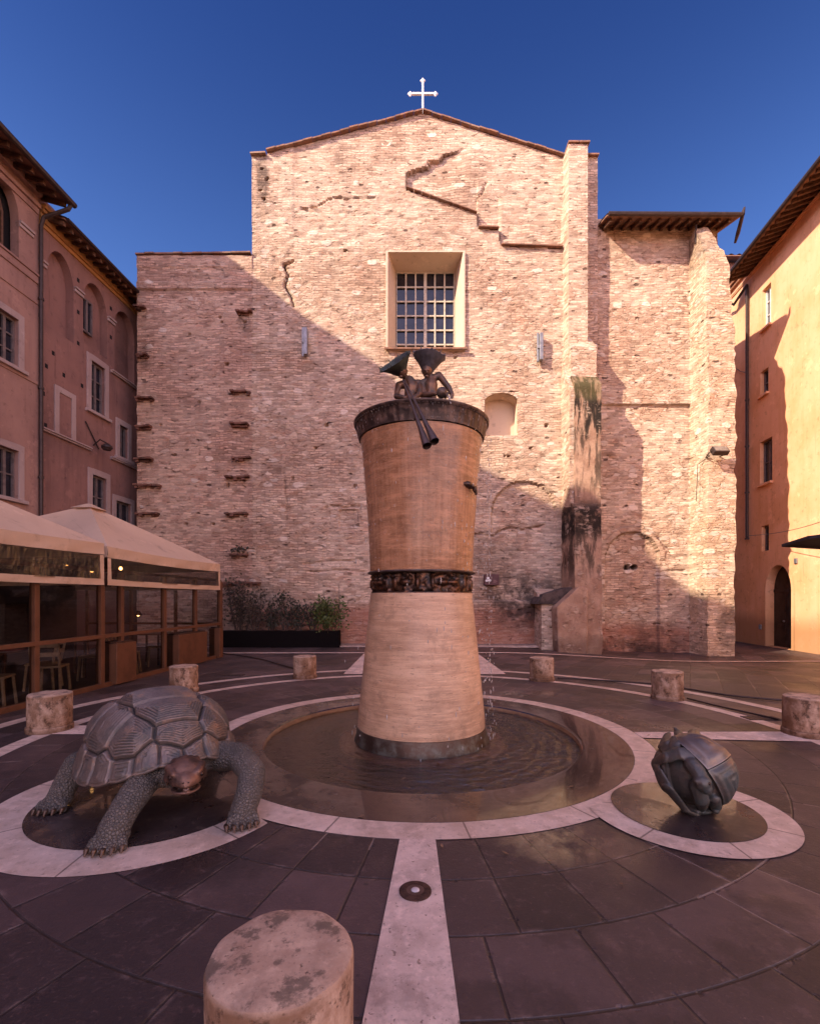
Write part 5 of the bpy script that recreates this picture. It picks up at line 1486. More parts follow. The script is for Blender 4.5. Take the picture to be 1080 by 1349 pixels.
fig2 = f2.remesh('body', MAT['figure'], None, .0075, 3)
root2 = thing('bronze_statue', 'bronze figure in an upright wide cone hat pouring from a jug', 'statue', fp(567, 530))
fig2.parent = root2; fig2.location = -root2.location
cone_hat(root2, fp(562.6, 494, -.01), fp(565.2, 469.5, -.02), .172, .036, MAT['blue bronze'], True)
mb = MB()
for a, b in ((0, 0), (2.2, .9)):
    dy = -.16 + a * .012
    m0 = P(530.5 + a, 500.5, 5.02); m1 = P(562.5 + a * 4.6, 587.5 - b * 6.5, 4.57)
    pts = [m0.lerp(m1, t) for t in (0, .28, .55, .79, 1)]
    k = len(mb.v); mb.tube(pts, [.008, .010, .016, .026, .044], 14, cap=False)
    inner = [pts[-1], pts[-1].lerp(pts[-2], .9)]; mb.tube(inner, [.0445, .026], 14, cap=False)
o = mb.build('twin_pipes', metal('pipe bronze', (.12, .075, .06), (.07, .05, .045), .4, .75, sc=14), None, smooth=60, recalc=False); tag(o, 'pair of long flared bronze pipes hanging over the fountain rim', 'pipes')
d_ = (fp(590, 522, -.16) - fp(577, 514, -.16))
mb = MB(); c0 = fp(576, 513.5, -.17)
prof = [(0, .020), (.18, .048), (.45, .062), (.7, .050), (.85, .033), (1.0, .040), (1.0, .030), (.8, .02)]
mb.tube([c0 + d_ * t for t, r in prof], [r for t, r in prof], 16)
o = mb.build('jug', MAT['bronze'], None, smooth=50, recalc=False); tag(o, 'small bronze jug tilted in the hands of the right figure', 'jug')
mb = MB(); e = c0 + d_; rr = random.Random(2)
mb.tube([e, e + Vector((.02, -.01, -.02)), e + Vector((.035, -.015, -.09))], [.016, .012, .008], 8)
o = mb.build('poured_water', MAT['drops'], None, smooth=60); tag(o, 'thin stream of water leaving the bronze jug', 'water')
# ------------------------------------------------------------------ bronze tortoise
MAT['shell'] = metal('tortoise shell bronze', (.19, .142, .12), (.09, .08, .073), .46, .5, sc=5, bumpk=.35, fine=50, hi=(.27, .155, .105))
def scaly():
    m = M('scaly bronze', rough=.5, metal=.2)
    o = m.obj(); x, y, z = m.xyz(o)
    a = m.noise(o, 5, 6, .65); b = m.noise(o, 50, 4, .6)
    dq = m.n('VectorMath', operation='DISTANCE'); m.set(dq.inputs[0], o); dq.inputs[1].default_value = (.91, -.06, .41)
    legs = m.rng(dq.outputs['Value'], .165, .225)
    v = m.vor(o, 52, 'DISTANCE_TO_EDGE'); v1 = m.vor(o, 52, 'F1')
    c = m.mix(m.rng(a, .42, .62), (.165, .135, .112), (.105, .092, .080))
    c = m.mix(m.m('MULTIPLY', m.rng(m.noise(o, 4, 5, .7), .56, .70), .5), c, (.22, .15, .11))
    c = m.mix(m.m('SUBTRACT', 1.0, legs), c, m.mix(m.rng(a, .4, .6), (.22, .12, .085), (.07, .043, .035)))
    c = m.mix(m.m('MULTIPLY', legs, m.rng(v, .09, .0)), c, (.07, .055, .046))
    pt = m.n('NewGeometry').outputs['Pointiness']
    c = m.mix(m.m('MULTIPLY', m.rng(pt, .50, .44), .8), c, (.02, .015, .013)); c = m.mix(m.m('MULTIPLY', m.rng(pt, .53, .62), .3), c, (.22, .17, .14))
    m.col(c)
    m.set(m.b.inputs['Roughness'], m.m('ADD', .44, m.m('MULTIPLY', a, .3)))
    h = m.m('ADD', m.m('MULTIPLY', b, .3), m.m('MULTIPLY', a, .5))
    h = m.m('ADD', h, m.m('MULTIPLY', legs, m.m('SUBTRACT', m.rng(v, .0, .22), v1)))
    m.set(m.b.inputs['Metallic'], m.m('ADD', .15, m.m('MULTIPLY', m.m('SUBTRACT', 1.0, legs), .6)))
    m.bump(h, .75, .011); return m.mat
MAT['scaly'] = scaly()
MAT['claw'] = metal('polished claw bronze', (.10, .06, .04), (.04, .03, .026), .35, .8)
MAT['eye'] = metal('eye bronze', (.04, .025, .02), (.02, .014, .012), .25, .8)
HD = math.atan2(-.755, .656)
tort = thing('tortoise_statue', 'large bronze tortoise statue striding over the left paving disc', 'statue', (-2.05, 3.95, .009))
tort.rotation_euler = (0, 0, HD)
def tortoise_shell():
    nt, na = 150, 420
    t = np.linspace(0, 1, nt)[:, None]; al = np.linspace(0, 2 * math.pi, na, endpoint=False)[None, :]
    U = t * np.cos(al); V = t * np.sin(al)
    sites = [(.74, 0), (.38, 0), (0, 0), (-.38, 0), (-.74, 0)]
    sites += [(u, s * v) for s in (1, -1) for u, v in ((.54, .45), (.19, .56), (-.19, .56), (-.55, .46))]
    nm = 22
    sites += [(.985 * math.cos(2 * math.pi * (k + .5) / nm), .985 * math.sin(2 * math.pi * (k + .5) / nm)) for k in range(nm)]
    S_ = np.array(sites)
    wu = U + fbm(U * 5 + 3, V * 5, 3) * .03; wv = V + fbm(U * 5 + 30, V * 5 + 9, 3) * .03
    D = np.sqrt((wu[..., None] - S_[:, 0]) ** 2 + (wv[..., None] - S_[:, 1]) ** 2)
    o = np.argsort(D, -1); i1 = o[..., 0]; i2 = o[..., 1]
    d1 = np.take_along_axis(D, o[..., :1], -1)[..., 0]; d2 = np.take_along_axis(D, o[..., 1:2], -1)[..., 0]
    sep = np.hypot(S_[i1, 0] - S_[i2, 0], S_[i1, 1] - S_[i2, 1])
    e = (d2 ** 2 - d1 ** 2) / (2 * sep + 1e-6)
    edge_t = np.broadcast_to(1.0 - t, e.shape)
    e = np.where(i1 >= 13, np.minimum(e, edge_t * 2 + .035), e)
    disp = .028 * (np.clip(e / .17, 0, 1)) ** .8 - .024 * np.exp(-(e / .013) ** 2)
    ridge = np.sin((e + fbm(U * 9, V * 9, 3) * .012) * 2 * math.pi / .0235)
    amp = .0046 * np.clip(e / .03, 0, 1) * np.clip((.26 - e) / .03, .4, 1) * (0.6 + 1.2 * np.clip(fbm(U * 3 + 50, V * 3, 3) + .3, 0, 1))
    disp += ridge * amp + fbm(U * 24, V * 24, 3) * .007
    # dome profile
    a_, b_ = .645, .545
    ph = t * math.pi / 2
    r = np.sin(ph) ** .82
    z = np.cos(ph) ** .92
    flare = np.clip((t - .86) / .14, 0, 1) ** 1.6
    hgt = .555
    X = a_ * r * np.cos(al) * (1 + .075 * flare); Y = b_ * r * np.sin(al) * (1 + .075 * flare)
    rimz = .295 + .135 * np.clip(np.cos(al), 0, 1) ** 3 + .02 * np.cos(2 * al) - .012 * np.abs(np.sin(11 * al)) * (t > .9)
    Z = rimz * t ** 2 + .285 * (1 - t ** 2) + hgt * z
    Pn = np.stack([X, Y, Z], -1)
    nrm = np.stack([X / a_ ** 2, Y / b_ ** 2, (Z - .28) / hgt ** 2 + 1e-4], -1); nrm /= np.linalg.norm(nrm, axis=-1, keepdims=True)
    disp *= 1 - .6 * (t > .985)
    Pn = Pn + nrm * disp[..., None]
    vs = Pn.reshape(-1, 3)
    mb = MB(); mb.v = [Vector(v) for v in vs]
    for j in range(nt - 1):
        for i in range(na): i2_ = (i + 1) % na; mb.f.append((j * na + i, (j + 1) * na + i, (j + 1) * na + i2_, j * na + i2_))
    # turned under lip and belly
    k = len(mb.v); last = (nt - 1) * na
    for q, dz in ((.955, -.022), (.86, .02), (.70, .03), (.001, -.06)):
        for i in range(na):
            p = mb.v[last + i]; mb.v.append(Vector((p.x * q, p.y * q, p.z + dz)))
    rows = [last] + [k + na * m_ for m_ in range(4)]
    for a, b in zip(rows[:-1], rows[1:]):
        for i in range(na): i2_ = (i + 1) % na; mb.f.append((a + i, b + i, b + i2_, a + i2_))
    o_ = MB(); o_.v = mb.v; o_.f = mb.f
    return o_
sh = tortoise_shell()
ob = sh.build('shell', MAT['shell'], None, smooth=180); ob.parent = tort
body = MB()
# plastron, neck, head
body.sphere((0, 0, .30), (.50, .42, .13), 20, 12)
body.sphere((.46, 0, .34), (.20, .26, .13), 16, 10)
HR = R(-16)
def hp(x, y, z):                              # the head is turned a little to its right
    px_, py_ = x - .70, y
    px_ *= 1.1; py_ *= 1.13
    return (.70 + px_ * math.cos(HR) - py_ * math.sin(HR), px_ * math.sin(HR) + py_ * math.cos(HR), .415 + (z - .39) * 1.13)
hrot = Matrix.Rotation(HR, 3, 'Z')
body.chain([(.36, 0, .32), (.56, .0, .345), (.72, .0, .375), hp(.80, 0, .39)], [.15, .125, .105, .095], 14)
body.sphere(hp(.875, 0, .405), (.138, .126, .100), 22, 14, hrot)
body.sphere(hp(.95, 0, .385), (.095, .096, .072), 18, 11, hrot)
body.sphere(hp(1.005, 0, .374), (.042, .050, .046), 14, 9, hrot)
body.capsule(hp(1.035, 0, .37), hp(1.046, 0, .338), .016, .008, 8)      # beak tip
body.sphere(hp(.935, 0, .330), (.105, .092, .030), 16, 9, hrot)         # lower jaw
body.sphere(hp(.86, 0, .325), (.09, .075, .035), 14, 9, hrot)
for s_ in (-1, 1):
    body.capsule(hp(.905, s_ * .088, .447), hp(.978, s_ * .066, .428), .030, .022, 10)  # brow
    body.sphere(hp(.87, s_ * .098, .375), (.06, .024, .045), 12, 8, hrot)                # cheek
    for a_, b_ in ((.028, .020), (.060, .045)): body.capsule(hp(.84, s_ * a_, .482 - a_ * .25), hp(.985, s_ * b_, .425), .021, .015, 8)
body.capsule(hp(.84, 0, .488), hp(1.0, 0, .42), .014, .012, 8)
def foot(c, dirv, s=1.0):
    d = Vector((dirv[0], dirv[1], 0)).normalized(); sd = Vector((-d.y, d.x, 0)); c = Vector(c)
    body.sphere(c + Vector((0, 0, .055)), (.105 * s, .105 * s, .062), 14, 9)
    for k in range(5):
        q = (k - 2) / 2.0
        base = c + d * .06 * s + sd * q * .075 * s + Vector((0, 0, .055)); tip = c + d * (.128 - .03 * q * q) * s + sd * q * .092 * s + Vector((0, 0, .026))
        body.capsule(base, tip, .034 * s, .025 * s, 8)
# legs: (shoulder, elbow, wrist, foot)
def leg(pts, rs, fdir, s=1.0):
    body.chain(pts, rs, 14); foot((pts[-1][0], pts[-1][1], 0), fdir, s)
leg([(.42, .26, .36), (.66, .40, .385), (.84, .43, .30), (.925, .37, .19), (.945, .31, .07)], [.125, .10, .098, .094, .09], (.85, -.30))
leg([(.38, -.14, .34), (.54, -.24, .30), (.635, -.36, .20), (.695, -.45, .08)], [.13, .105, .097, .095], (.82, -.45), 1.05)
leg([(-.28, -.32, .32), (-.27, -.52, .28), (-.26, -.60, .16), (-.22, -.66, .06)], [.13, .11, .09, .085], (.75, -.5))
leg([(-.34, .30, .32), (-.40, .48, .26), (-.42, .54, .15), (-.38, .58, .06)], [.13, .11, .09, .085], (.8, .3))
body.chain([(-.56, 0, .28), (-.70, .02, .20), (-.78, .03, .14)], [.06, .035, .015], 10)
def tort_fn(co, nn):
    x, y, z = co[:, 0], co[:, 1], co[:, 2]
    n1 = fbm(x * 9 + z * 3, y * 9 + z * 5, 3) * .012
    fold = np.sin(x * 70 + fbm(x * 6, y * 6 + z * 6, 2) * 6) * .004 * ((x > .45) & (x < .78) & (np.abs(y) < .16))
    # mouth line
    hx = .70 + (x - .70) * math.cos(-HR) - y * math.sin(-HR); hy = (x - .70) * math.sin(-HR) + y * math.cos(-HR)
    hz = .39 + (z - .415) / 1.13; hx = .70 + (hx - .70) / 1.1
    m_ = (hx > .85) & (np.abs(hy) < .16)
    cut = -.034 * np.exp(-((hz - .348 - .05 * np.clip(.98 - hx, 0, .2)) / .0105) ** 2) * m_
    # soles flat on the ground
    co = co + nn * (n1 + fold + cut)[:, None]
    co[:, 2] = np.maximum(co[:, 2], .002)
    return co
tb = body.remesh('body', MAT['scaly'], None, .007, 3, tort_fn); tb.parent = tort
for s_ in (-1, 1):
    e_ = MB().sphere(hp(.955, s_ * .080, .408), (.024, .020, .021), 14, 9); oo = e_.build('eye', MAT['eye'], None, smooth=180); oo.parent = tort
    e_ = MB().sphere(hp(1.040, s_ * .014, .392), (.006, .006, .005), 8, 6); oo = e_.build('nostril', MAT['eye'], None, smooth=180); oo.parent = tort
def claws(c, dirv, s=1.0):
    d = Vector((dirv[0], dirv[1], 0)).normalized(); sd = Vector((-d.y, d.x, 0)); c = Vector((c[0], c[1], 0))
    for k in range(5):
        q = (k - 2) / 2.0
        b = c + d * (.136 - .03 * q * q) * s + sd * q * .096 * s + Vector((0, 0, .030)); t = b + d * .034 * s + Vector((0, 0, -.018))
        m_ = MB().chain([b - d * .02, b + d * .012 + Vector((0, 0, .003)), t], [.019 * s, .016 * s, .006 * s], 10); oo = m_.build('claw', MAT['claw'], None, smooth=180, recalc=False); oo.parent = tort
for c, d, s_ in (((.94, .30), (.85, -.30), 1), ((.695, -.45), (.82, -.45), 1.05), ((-.22, -.66), (.75, -.5), 1), ((-.38, .58), (.8, .3), 1)): claws(c, d, s_)

# ------------------------------------------------------------------ ball of two turtles
MAT['ball bronze'] = metal('turtle bronze', (.115, .10, .086), (.058, .068, .064), .40, .6, sc=5, bumpk=.4, fine=40, hi=(.22, .15, .115))
MAT['plate bronze'] = metal('turtle plate bronze', (.19, .145, .12), (.075, .076, .074), .36, .7, sc=4, bumpk=.4, fine=40, hi=(.26, .17, .12))
RB = .268
bc = P(913, 1030, 3.66); bc.z = .305
ball = thing('turtle_statue', 'round bronze sculpture of two turtles curled into a ball on the right disc', 'statue', (bc.x, bc.y, .013))
view = (Vector((0, 0, H)) - bc).normalized()
er = Vector((0, 0, 1)).cross(view).normalized(); eu = view.cross(er).normalized()
def bp(a, b, k=1.0, dz=0.0):
    """point on the ball surface as seen from the front: a right, b up, in ball radii"""
    q = math.sqrt(max(0.0, 1 - min(a * a + b * b, 1.0)))
    return bc + (er * a + eu * b + view * (q + dz)) * RB * k
bb = MB()
bb.sphere(bc, RB * .90, 28, 18)
# long flippers: flat, pointed blades folded against the ball
def blade(pts, ws, th=.016):
    for i in range(len(pts) - 1):
        for q in range(6):
            t = q / 6; p = pts[i].lerp(pts[i + 1], t); w = ws[i] + (ws[i + 1] - ws[i]) * t
            d = (pts[i + 1] - pts[i]); L_ = d.length; d.normalize(); n_ = (p - bc).normalized(); s_ = d.cross(n_).normalized(); n_ = s_.cross(d)
            rot_ = Matrix((d, s_, n_)).transposed()
            bb.sphere(p, (L_ / 4.0, w, th), 12, 8, rot_)
blade([bp(.02, .34, 1.02), bp(-.30, .36, 1.09), bp(-.62, .19, 1.11), bp(-.93, .02, 1.08)], [.050, .052, .046, .034], .019)
blade([bp(-.93, .02, 1.06), bp(-.74, -.20, 1.12), bp(-.50, -.52, 1.16), bp(-.14, -.93, 1.18), bp(.14, -1.14, 1.05)], [.036, .050, .050, .032, .010], .017)
blade([bp(-.50, .28, 1.02), bp(-.68, .55, 1.06), bp(-.60, .84, 1.08)], [.045, .062, .035], .02)
blade([bp(-.48, .34, 1.03), bp(-.40, .58, 1.05), bp(-.45, .76, 1.08)], [.035, .048, .022], .018)
# neck and head hanging down
bb.chain([bp(-.02, .12, .98), bp(.06, .02, 1.05), bp(.14, -.14, 1.16)], [.058, .055, .05], 14)
hc = bp(.17, -.22, 1.2)
bb.sphere(hc, (.060, .062, .058), 18, 12); bb.sphere(bp(.24, -.33, 1.22), (.040, .042, .042), 14, 10); bb.capsule(bp(.24, -.33, 1.24), bp(.33, -.43, 1.20), .026, .012, 10)
bb.sphere(bp(.22, -.15, 1.32), (.026, .022, .016), 10, 7); bb.sphere(bp(.08, -.20, 1.32), (.026, .022, .016), 10, 7)
# lower limbs and tail ends
bb.chain([bp(.12, -.42, .95), bp(.18, -.70, 1.02), bp(.22, -.96, .95)], [.06, .052, .035], 12)
bb.chain([bp(.52, -.70, .92), bp(.56, -.92, .92), bp(.58, -1.06, .90, .1)], [.045, .045, .030], 12)
bb.chain([bp(-.30, .80, .9, -.2), bp(-.40, 1.0, .97, -.3), bp(-.44, 1.04, 1.06, -.3)], [.05, .035, .015], 12)
bb.chain([bp(.0, .9, .9, -.2), bp(.02, 1.03, .98, -.35), bp(.10, 1.05, 1.03, -.3)], [.055, .045, .012], 12)
bb.chain([bc + Vector((0, 0, -RB * .7)), Vector((bc.x + .02, bc.y - .02, .055))], [.12, .08], 14)
bb.sphere(Vector((bc.x + .02, bc.y - .03, .035)), (.13, .10, .035), 14, 8)
def ball_fn(co, nn):
    n1 = fbm(co[:, 0] * 12 + co[:, 2] * 7, co[:, 1] * 12 + co[:, 2] * 9, 4) * .010
    co = co + nn * n1[:, None]; return co
o = bb.remesh('body', MAT['ball bronze'], None, .0065, 1, ball_fn); o.parent = ball; o.location = -ball.location
def plate(outline, k0, k1, name, mat, ridges, bulge=.02):
    """curved carapace piece lying on the ball"""
    c2 = (sum(p[0] for p in outline) / len(outline), sum(p[1] for p in outline) / len(outline))
    def sph(p, k):
        x = Vector(((p[0]), (p[1]), 0)); l = x.length
        if l > .999:
            x *= .999 / l; l = .999
        return er * x.x + eu * x.y + view * math.sqrt(1 - l * l)
    n = 16; pts = []
    m_ = len(outline)
    dirs = []
    for i in range(m_):
        a = sph(outline[i], 1); b = sph(outline[(i + 1) % m_], 1)
        for q in range(8): dirs.append(a.lerp(b, q / 8).normalized())
    cdir = Vector((0, 0, 0))
    for d in dirs: cdir += d
    cdir.normalize()
    N = len(dirs); vs = []; fs = []
    for j in range(n + 1):
        t = 1 - j / n
        for d in dirs:
            w = cdir.lerp(d, t).normalized() if t > 0 else cdir
            rad = RB * (k0 + (k1 - k0) * (1 - t ** 3)) + .003 * math.sin(t * ridges * 2 * math.pi) * (t < .97)
            vs.append(bc + w * rad)
    for j in range(n):
        for i in range(N): i2 = (i + 1) % N; fs.append((j * N + i, j * N + i2, (j + 1) * N + i2, (j + 1) * N + i))
    o0 = len(vs)
    for j, q in ((0, .86), (1, .80)):
        for d in dirs: vs.append(bc + (d if j == 0 else cdir.lerp(d, .5).normalized()) * RB * q)
    for i in range(N): i2 = (i + 1) % N; fs.append((i2, i, o0 + i, o0 + i2)); fs.append((o0 + i2, o0 + i, o0 + N + i, o0 + N + i2))
    mb = MB(); mb.v = vs; mb.f = fs
    o = mb.build(name, mat, None, smooth=32); o.parent = ball; o.location = -ball.location
    return o
plate([(-.47, .69), (-.30, .86), (.16, .90), (.60, .66), (.80, .50), (.62, .30), (.30, .06)], 1.10, 1.15, 'shell', MAT['plate bronze'], 2)
plate([(.31, .04), (.64, .28), (.83, .47), (.97, .12), (.96, -.22), (.82, -.52), (.64, -.78)], 1.06, 1.10, 'shell', MAT['ball bronze'], 3)
plate([(-.98, .10), (-.86, .46), (-.70, .30), (-.62, -.10), (-.52, -.60), (-.62, -.78), (-.88, -.40)], 1.00, 1.05, 'shell', MAT['ball bronze'], 3)
for a_, b_ in ((.255, -.20), (.06, -.245)):
    e_ = MB().sphere(bp(a_, b_, 1.36), (.012, .012, .012), 12, 8); oo = e_.build('eye', MAT['eye'], None, smooth=180); oo.parent = ball; oo.location = -ball.location
# ------------------------------------------------------------------ bollards
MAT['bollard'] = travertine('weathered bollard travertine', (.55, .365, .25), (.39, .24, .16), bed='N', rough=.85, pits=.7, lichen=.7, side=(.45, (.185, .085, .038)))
def make_bollard(loc, label, r=.232, h=.455):
    t = thing('stone_bollard', label, 'bollard', loc, 'round stone bollards set around the fountain')
    rr = random.Random(4)
    def j(r_, z, a, i): return r_ * (1 + (0 if r_ < .2 else 1) * 0 + .006 * math.sin(a * 3 + z * 4) + .004 * math.sin(a * 11 + z * 17)), z + (.003 * math.sin(a * 7) if z > .4 and r_ > .2 else 0)
    mb = MB().lathe([(r - .006, .072), (r - .003, .09), (r, .2), (r, h - .02), (r - .006, h - .006), (r - .02, h), (r * .7, h + .002), (r * .35, h + .003), (.004, h + .002)], loc, 72, cap=True, jit=j)
    mb.build('shaft', MAT['bollard'], t, smooth=35)
    mb = MB().lathe([(r + .012, -.01), (r + .012, .06), (r + .004, .0695), (r - .02, .0705)], loc, 72, cap=True, jit=j); mb.build('foot', MAT['bollard'], t, smooth=35)
    return t
b0 = make_bollard(Vector((-.418, 1.565, 0)), 'nearest stone bollard with a mottled top, cut by the bottom edge')
spots = [((66, 962), 'squat stone bollard before the glass terrace, left of the tortoise'), ((242, 911.5), 'stone bollard just behind the tortoise shell'),
         ((401.5, 893.5), 'stone bollard between planted trough and fountain'), ((713.5, 896.5), 'stone bollard right of the fountain column, before the stained buttress'),
         ((879, 921), 'stone bollard behind the turtle ball, crossed by a black cable'), ((1062, 968), 'stone bollard cut by the right edge')]
for i, ((px, py), lab) in enumerate(spots):
    p = G(px, py); dup(b0, p, lab, rotz=1.3 * (i + 1))

# ------------------------------------------------------------------ restaurant terrace
FT = Frame((-5.72, 6.73, 0), (.066, 1, 0), (1, -.066, 0))
def ta(px, d=0.0): return FT.px(px, 800, d)[0]
MAT['corten'] = plain('rust brown painted steel', (.155, .062, .030), .55, .2, var=.15, sc=3)
MAT['corten dark'] = plain('dark brown steel', (.075, .034, .02), .55, .3, var=.15)
MAT['canvas'] = plaster('sand canvas', (.60, .42, .29), (.50, .34, .235), scale=.6, streak=.25, rough=.95)
mg = M('terrace glass', rough=.03, spec=.5)
mg.t.nodes.remove(mg.b)
_g = mg.n('BsdfGlossy'); mg.set(_g.inputs['Roughness'], .02); mg.set(_g.inputs['Color'], (.9, .9, .9))
_t = mg.n('BsdfTransparent'); mg.set(_t.inputs['Color'], (.55, .52, .50)); _fz = mg.n('Fresnel'); mg.set(_fz.inputs['IOR'], 1.5)
_bn = mg.n('Bump'); mg.set(_bn.inputs['Strength'], .05); mg.set(_bn.inputs['Height'], mg.noise(mg.pos(), 1.2, 2)); mg.t.links.new(_bn.outputs[0], _g.inputs['Normal'])
_mx = mg.n('MixShader'); mg.set(_mx.inputs[0], _fz.outputs[0]); mg.t.links.new(_t.outputs[0], _mx.inputs[1]); mg.t.links.new(_g.outputs[0], _mx.inputs[2]); mg.t.links.new(_mx.outputs[0], mg.out.inputs[0])
MAT['glass'] = mg.mat
mvn = M('clear vinyl', rough=.1)
mvn.t.nodes.remove(mvn.b)
_g = mvn.n('BsdfGlossy'); mvn.set(_g.inputs['Roughness'], .10)
_t = mvn.n('BsdfTransparent'); mvn.set(_t.inputs['Color'], (.55, .50, .47)); _bn = mvn.n('Bump'); mvn.set(_bn.inputs['Strength'], .9); mvn.set(_bn.inputs['Distance'], .06)
_pp = mvn.xyz(mvn.pos()); mvn.set(_bn.inputs['Height'], mvn.noise(mvn.vec(mvn.m('MULTIPLY', _pp[1], 3.5), mvn.m('MULTIPLY', _pp[2], 2.0), 0), 1.7, 5, .6)); mvn.t.links.new(_bn.outputs[0], _g.inputs['Normal'])
_mx = mvn.n('MixShader'); mvn.set(_mx.inputs[0], .10); mvn.t.links.new(_t.outputs[0], _mx.inputs[1]); mvn.t.links.new(_g.outputs[0], _mx.inputs[2]); mvn.t.links.new(_mx.outputs[0], mvn.out.inputs[0])
MAT['vinyl'] = mvn.mat

A0, A1 = -2.4, ta(290)                       # terrace ends along the frame
aM = ta(140, .18)                            # joint between the two awnings
depth = 3.95
DB = .16                                     # awning plane stands a little proud of the glazing
def awning(a0, a1, label, zf):
    """pyramid tent roof with a valance, clear strip and bottom band. zf: eave height"""
    t = thing('awning', label, 'awning', FT.pt((a0 + a1) / 2, -depth / 2, zf), 'sand coloured awnings over the terrace')
    pk = ((a0 + a1) / 2, -depth / 2 + .1, zf + 1.20)
    cs = [(a0, DB), (a1, DB), (a1, -depth), (a0, -depth)]
    mb = MB(); n = 16
    for k in range(4):
        c0, c1 = cs[k], cs[(k + 1) % 4]
        rows = []
        for j in range(n + 1):
            v = j / n; row = []
            for i in range(n + 1):
                u = i / n
                bx = c0[0] + (c1[0] - c0[0]) * u; bd = c0[1] + (c1[1] - c0[1]) * u
                x = bx + (pk[0] - bx) * v; d = bd + (pk[1] - bd) * v
                sag = -.10 * math.sin(math.pi * v) * math.sin(math.pi * u) - .035 * (1 - v) * math.sin(math.pi * u)
                row.append(FT.pt(x, d, zf + (pk[2] - zf) * v + sag))
            rows.append(row)
        for j in range(n):
            for i in range(n): mb.quad(rows[j][i], rows[j][i + 1], rows[j + 1][i + 1], rows[j + 1][i])
    mb.build('canopy', MAT['canvas'], t, smooth=30)
    mb = MB()
    mb.hexa([FT.pt(pk[0] + sx * .26, pk[1] + sd * .26, pk[2] - .10) for sx, sd in ((-1, -1), (1, -1), (1, 1), (-1, 1))] + [FT.pt(pk[0] + sx * .05, pk[1] + sd * .05, pk[2] + .02) for sx, sd in ((-1, -1), (1, -1), (1, 1), (-1, 1))])
    mb.build('vent_cap', MAT['canvas'], t, bevel=.01)
    # valance: wavy cloth strip on the three visible sides
    def strip(p0, p1, zt, zb, mat, name, wav=.012, thick=.006, sagk=.035, n=40):
        mb = MB(); d = Vector(p1) - Vector(p0); nrm = Vector((d.y, -d.x, 0)).normalized()
        g = []
        for j in range(5):
            r = []
            for i in range(n + 1):
                u = i / n; s_ = -sagk * math.sin(math.pi * u)
                q = Vector(p0) + d * u + nrm * (wav * math.sin(u * 23 + j) * (j / 4) + wav * .6 * math.sin(u * 61 + 2) * (j / 4))
                q.z = (zt + (zb - zt) * j / 4) + s_; r.append(q)
            g.append(r)
        for j in range(4):
            for i in range(n): mb.quad(g[j][i], g[j][i + 1], g[j + 1][i + 1], g[j + 1][i])
        return mb.build(name, mat, t, smooth=60)
    f0, f1 = FT.pt(a0, DB, 0), FT.pt(a1, DB, 0); r1 = FT.pt(a1, -depth, 0); l1 = FT.pt(a0, -depth, 0)
    zb = zf - .20
    strip(f0, f1, zf, zb, MAT['canvas'], 'valance'); strip(f1, r1, zf, zb, MAT['canvas'], 'valance'); strip(l1, f0, zf, zb, MAT['canvas'], 'valance')
    # clear strip framed with canvas
    z0, z1 = 1.86, zb - .012
    m = .10
    for p0, p1 in ((f0, f1), (f1, r1)):
        d = (p1 - p0).normalized(); L_ = (p1 - p0).length
        strip(p0 + d * m, p1 - d * m, z1, z0 + .11, MAT['vinyl'], 'clear_strip', wav=.018)
        strip(p0, p1, z0 + .11, z0, MAT['canvas'], 'hem', wav=.006, sagk=.012)
        for q in (p0, p1 - d * m): strip(q, q + d * m, z1, z0 + .11, MAT['canvas'], 'side_band', wav=.004, sagk=0, n=4)
    return t
awning(aM - 4.35, aM - .03, 'nearer sand awning over the terrace, cut by the left edge', 2.60)
awning(aM + .06, ta(290, DB), 'farther sand awning with its peak in view, before the church wall', 2.56)

scr = thing('glass_screen', 'glazed terrace screen in brown steel frames with a mid rail', 'screen', FT.pt(2, 0, 0))
posts = [ta(46), ta(133), ta(159), ta(216), ta(257), A1 - .03, -.55, -1.6]
for a in posts:
    mb = MB(); w = .045 if a != ta(133) else .05
    mb.fbox(FT, a - w, a + w, -.05, .04, 0, 2.1); mb.build('post', MAT['corten'], scr, bevel=.004)
mb = MB(); mb.fbox(FT, A0, A1, -.045, .055, .90, .965); mb.build('rail', MAT['corten'], scr, bevel=.004)
mb = MB(); mb.fbox(FT, A0, A1, -.04, .045, .0, .085); mb.build('rail', MAT['corten'], scr, bevel=.004)
mb = MB(); mb.fbox(FT, A0, A1, -.04, .03, 2.10, 2.16); mb.build('rail', MAT['corten dark'], scr, bevel=.004)
ps = sorted(posts)
for a, b in zip(ps[:-1], ps[1:]):
    for z0, z1 in ((.09, .895), (.97, 2.09)):
        mb = MB(); mb.quad(FT.pt(a + .05, -.01, z0), FT.pt(b - .05, -.01, z0), FT.pt(b - .05, -.01, z1), FT.pt(a + .05, -.01, z1)); mb.build('pane', MAT['glass'], scr, recalc=False)
# end screen towards the church
mb = MB(); 
for d in (0, -1.3, -2.6, -3.9): mb.fbox(FT, A1 + .0, A1 + .07, d - .04, d + .04, 0, 2.1)
mb.fbox(FT, A1 + .0, A1 + .06, -3.9, 0, .9, .96); mb.build('end_frame', MAT['corten'], scr, bevel=.004)
